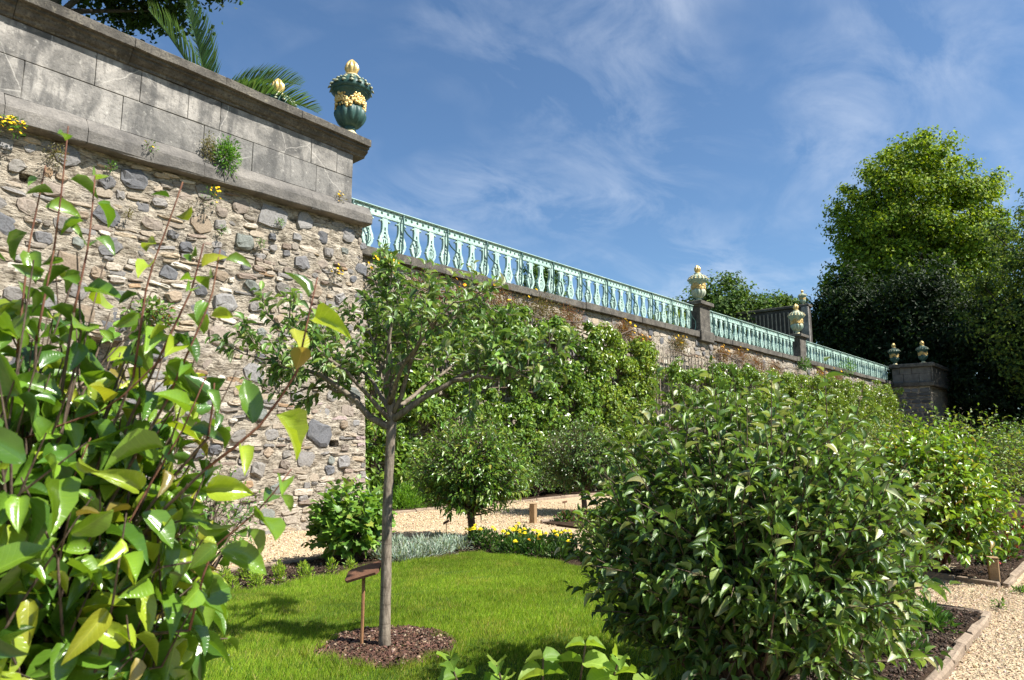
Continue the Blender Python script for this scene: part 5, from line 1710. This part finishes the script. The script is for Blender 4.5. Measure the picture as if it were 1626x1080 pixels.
def frond(d, ln, droop, seed):
    r = np.random.default_rng(seed)
    d = nrm(d)
    pts = []
    p = pc_.copy(); v = d.copy()
    for k in range(12):
        pts.append(p.copy()); v = nrm(v + np.array([0, 0, -droop / 12])); p = p + v * ln / 12
    pts.append(p)
    mm = MB(); mm.tube(pts, np.linspace(0.016, 0.004, 13), 5, False)
    P, A, N, L = [], [], [], []
    for k in range(66):
        tt = 0.14 + 0.86 * k / 66
        q, dd = along(pts, min(tt, 0.999))
        s = nrm(np.cross(dd, [0, 0, 1])); up = np.cross(s, dd)
        for sg in (-1, 1):
            a = nrm(dd * 0.75 + s * sg * 0.75 + up * 0.32 + r.normal(0, 0.05, 3))
            P.append(q); A.append(a); N.append(nrm(up + s * sg * -0.35)); L.append(ln * 0.26 * (math.sin(math.pi * min(1, 0.18 + tt * 0.8)) ** 0.7 + 0.1))
    V, G, Cc, q = leafmesh(np.array(P) - np.array([5.32, 12.15, 5.22]), A, N, np.array(L) * 1.15, 0.052, palette(r, len(P), [(0.07, 0.135, 0.05), (0.095, 0.165, 0.065)]), tmpl('blade', 0.1, 0.05))
    o = mm.build('frond', M['leaf'], t)
    a_ = np.array([v.co[:] for v in o.data.vertices]); f_ = [list(p_.vertices) for p_ in o.data.polygons]
    me = fmesh('frond', np.concatenate([a_, V]), [np.array(f_)] + [g + len(a_) for g in G], np.concatenate([np.tile([(0.10, 0.14, 0.06)], (len(a_), 1)), Cc]))
    o.data = me; me.materials.append(M['leaf'])


SC = [((-0.55, 0.25, 1.0), 1.75, 0.3), ((-0.30, 0.0, 1.0), 1.65, 0.25), ((0.62, -0.25, 0.75), 1.6, 0.9), ((0.85, -0.55, 0.55), 1.75, 0.9), ((0.6, -0.9, 0.35), 1.5, 0.8), ((-0.9, 0.6, 0.35), 1.6, 0.7), ((-0.9, -0.2, 0.35), 1.5, 0.8),
      ((0.1, 0.9, 0.7), 1.6, 0.7), ((0.7, 0.6, 0.6), 1.6, 0.8), ((-0.4, 0.9, 0.5), 1.6, 0.9), ((0.95, 0.1, 0.15), 1.4, 0.6)]
for k, (d, ln, dr) in enumerate(SC):
    frond(np.array(d, float), ln * 1.12, dr, 290 + k)

# ------------------------------------------------------------------ trees
DK = [(0.03, 0.06, 0.014), (0.042, 0.08, 0.018), (0.02, 0.042, 0.01)]
r = np.random.default_rng(301)
tree(r, 'overhanging_tree', 'dark leafy tree overhanging the parapet at the top left corner', (2.6, 15.0, 5.2), (3.7, 14.0, 12.2), (2.8, 2.7, 3.0), 430, 90, 0.5, 0.12, 0.8, DK + [(0.06, 0.11, 0.02)], [3, 3, 3, 0.5], 0.16, 'far')
r = np.random.default_rng(302)
LIME = [(0.20, 0.28, 0.018), (0.265, 0.35, 0.022), (0.125, 0.20, 0.016), (0.06, 0.11, 0.012)]
tree(r, 'lime_tree', 'tall broad lime tree, bright green on its sunlit right side', (67.5, 13.5, 0.0), (68.3, 12.7, 18.0), (7.4, 7.4, 10.5), 860, 130, 0.95, 0.30, 0.7, LIME, [3, 3, 3, 1.5], 0.55, 'far', limbs=60, shell=0.35, low=-0.95)
r = np.random.default_rng(303)
tree(r, 'beech_tree', 'dark spreading tree cut by the right edge', (55.4, 2.0, 0.0), (55.4, 1.9, 10.0), (6.2, 6.2, 8.4), 380, 85, 0.85, 0.25, 0.6, DK + [(0.15, 0.21, 0.035), (0.10, 0.15, 0.025)], [1, 2, 1, 4, 4], 0.4, 'far', limbs=60, shell=0.3, low=-0.9)
r = np.random.default_rng(304)
YEW = [(0.018, 0.036, 0.01), (0.026, 0.05, 0.013), (0.012, 0.026, 0.008)]
tree(r, 'yew_tree', 'dark evergreen tree left of the tall lime above the railing', (59.2, 16.4, 5.2), (59.4, 16.0, 10.6), (2.9, 2.9, 4.6), 190, 80, 1.0, 0.34, 0.5, YEW + [(0.06, 0.11, 0.02)], [3, 3, 2, 0.8], 0.35, 'far', limbs=30, shell=0.4)
tree(r, 'yew_tree', 'dark evergreen tree behind the two far urns', (60.0, 11.0, 4.9), (60.0, 11.2, 10.0), (4.6, 4.0, 5.2), 260, 80, 1.0, 0.34, 0.5, YEW, None, 0.35, 'far', limbs=30, shell=0.3, low=-1)
tree(r, 'yew_tree', 'dark evergreen tree right of the far bastion', (57.0, 6.0, 0.0), (57.5, 5.8, 6.0), (4.2, 4.2, 6.0), 280, 80, 1.0, 0.34, 0.5, YEW, None, 0.35, 'far', limbs=30, shell=0.3, low=-1)
tree(r, 'round_tree', 'round green tree behind the first pedestal urn', (47.0, 22.5, 5.2), (47.5, 22.0, 10.0), (3.6, 3.6, 3.4), 200, 80, 0.8, 0.28, 0.6, [(0.075, 0.13, 0.025), (0.10, 0.17, 0.03), (0.04, 0.08, 0.015)], None, 0.25, 'far', limbs=24, shell=0.4)
tree(r, 'round_tree', 'light green tree top just above the dark upper wall', (60.0, 22.0, 5.2), (60.0, 22.2, 11.6), (3.6, 3.6, 2.8), 160, 80, 0.8, 0.3, 0.6, [(0.10, 0.17, 0.03), (0.13, 0.21, 0.035), (0.06, 0.11, 0.02)], None, 0.25, 'far', limbs=24, shell=0.4)
for k, (x, y, rd, h, lab) in enumerate([(60, -14, 6.5, 20, 'tall dark tree outside to the right of the garden'), (49, -9.5, 5.5, 17, 'tree by the garden fence outside to the right'), (80, 22, 7, 17, 'dark tree behind the tall lime')]):
    tree(np.random.default_rng(310 + k), 'wood_tree', lab, (x, y, 0), (x, y, h * 0.55), (rd, rd, h * 0.46), 260, 80, 1.1, 0.40, 0.55, DK, None, 0.4, 'far', limbs=36, shell=0.3, low=-1.0, group='trees at the edge of the wood')
# clipped tree seen through the railing
r = np.random.default_rng(321)
tree(r, 'topiary_tree', 'small clipped tree seen through the balusters of the longest railing', (18.5, 15.0, 5.2), (18.5, 15.0, 6.9), (0.85, 0.85, 0.85), 90, 70, 0.22, 0.09, 0.55, GRN, None, 0.06, 'leaf', limbs=10, shell=0.4)
tree(r, 'topiary_tree', 'clipped tree behind the balusters left of the first pedestal', (27.0, 14.6, 5.2), (27.0, 14.6, 6.4), (1.6, 0.8, 0.75), 90, 70, 0.25, 0.1, 0.55, LIM, None, 0.06, 'leaf', limbs=10, shell=0.4)
# undergrowth at the foot of the wood
r = np.random.default_rng(331)
n = 26000
P = np.stack([r.uniform(50, 90, n), r.uniform(-26, 10, n), r.random(n) ** 1.3 * 3.2], 1)
A, N = cloud_leaves(r, P, nrm(r.normal(0, 1, P.shape)))
V, G, Cc, q = leafmesh(P, A, N, 0.45 * r.uniform(0.6, 1.3, n), 0.55, palette(r, n, DK), tmpl('two', 0.1, 0.1))
o = link('undergrowth', fmesh('undergrowth', V, G, Cc), None, M['far'], 'stuff')
o['label'] = 'dark undergrowth at the edge of the wood'
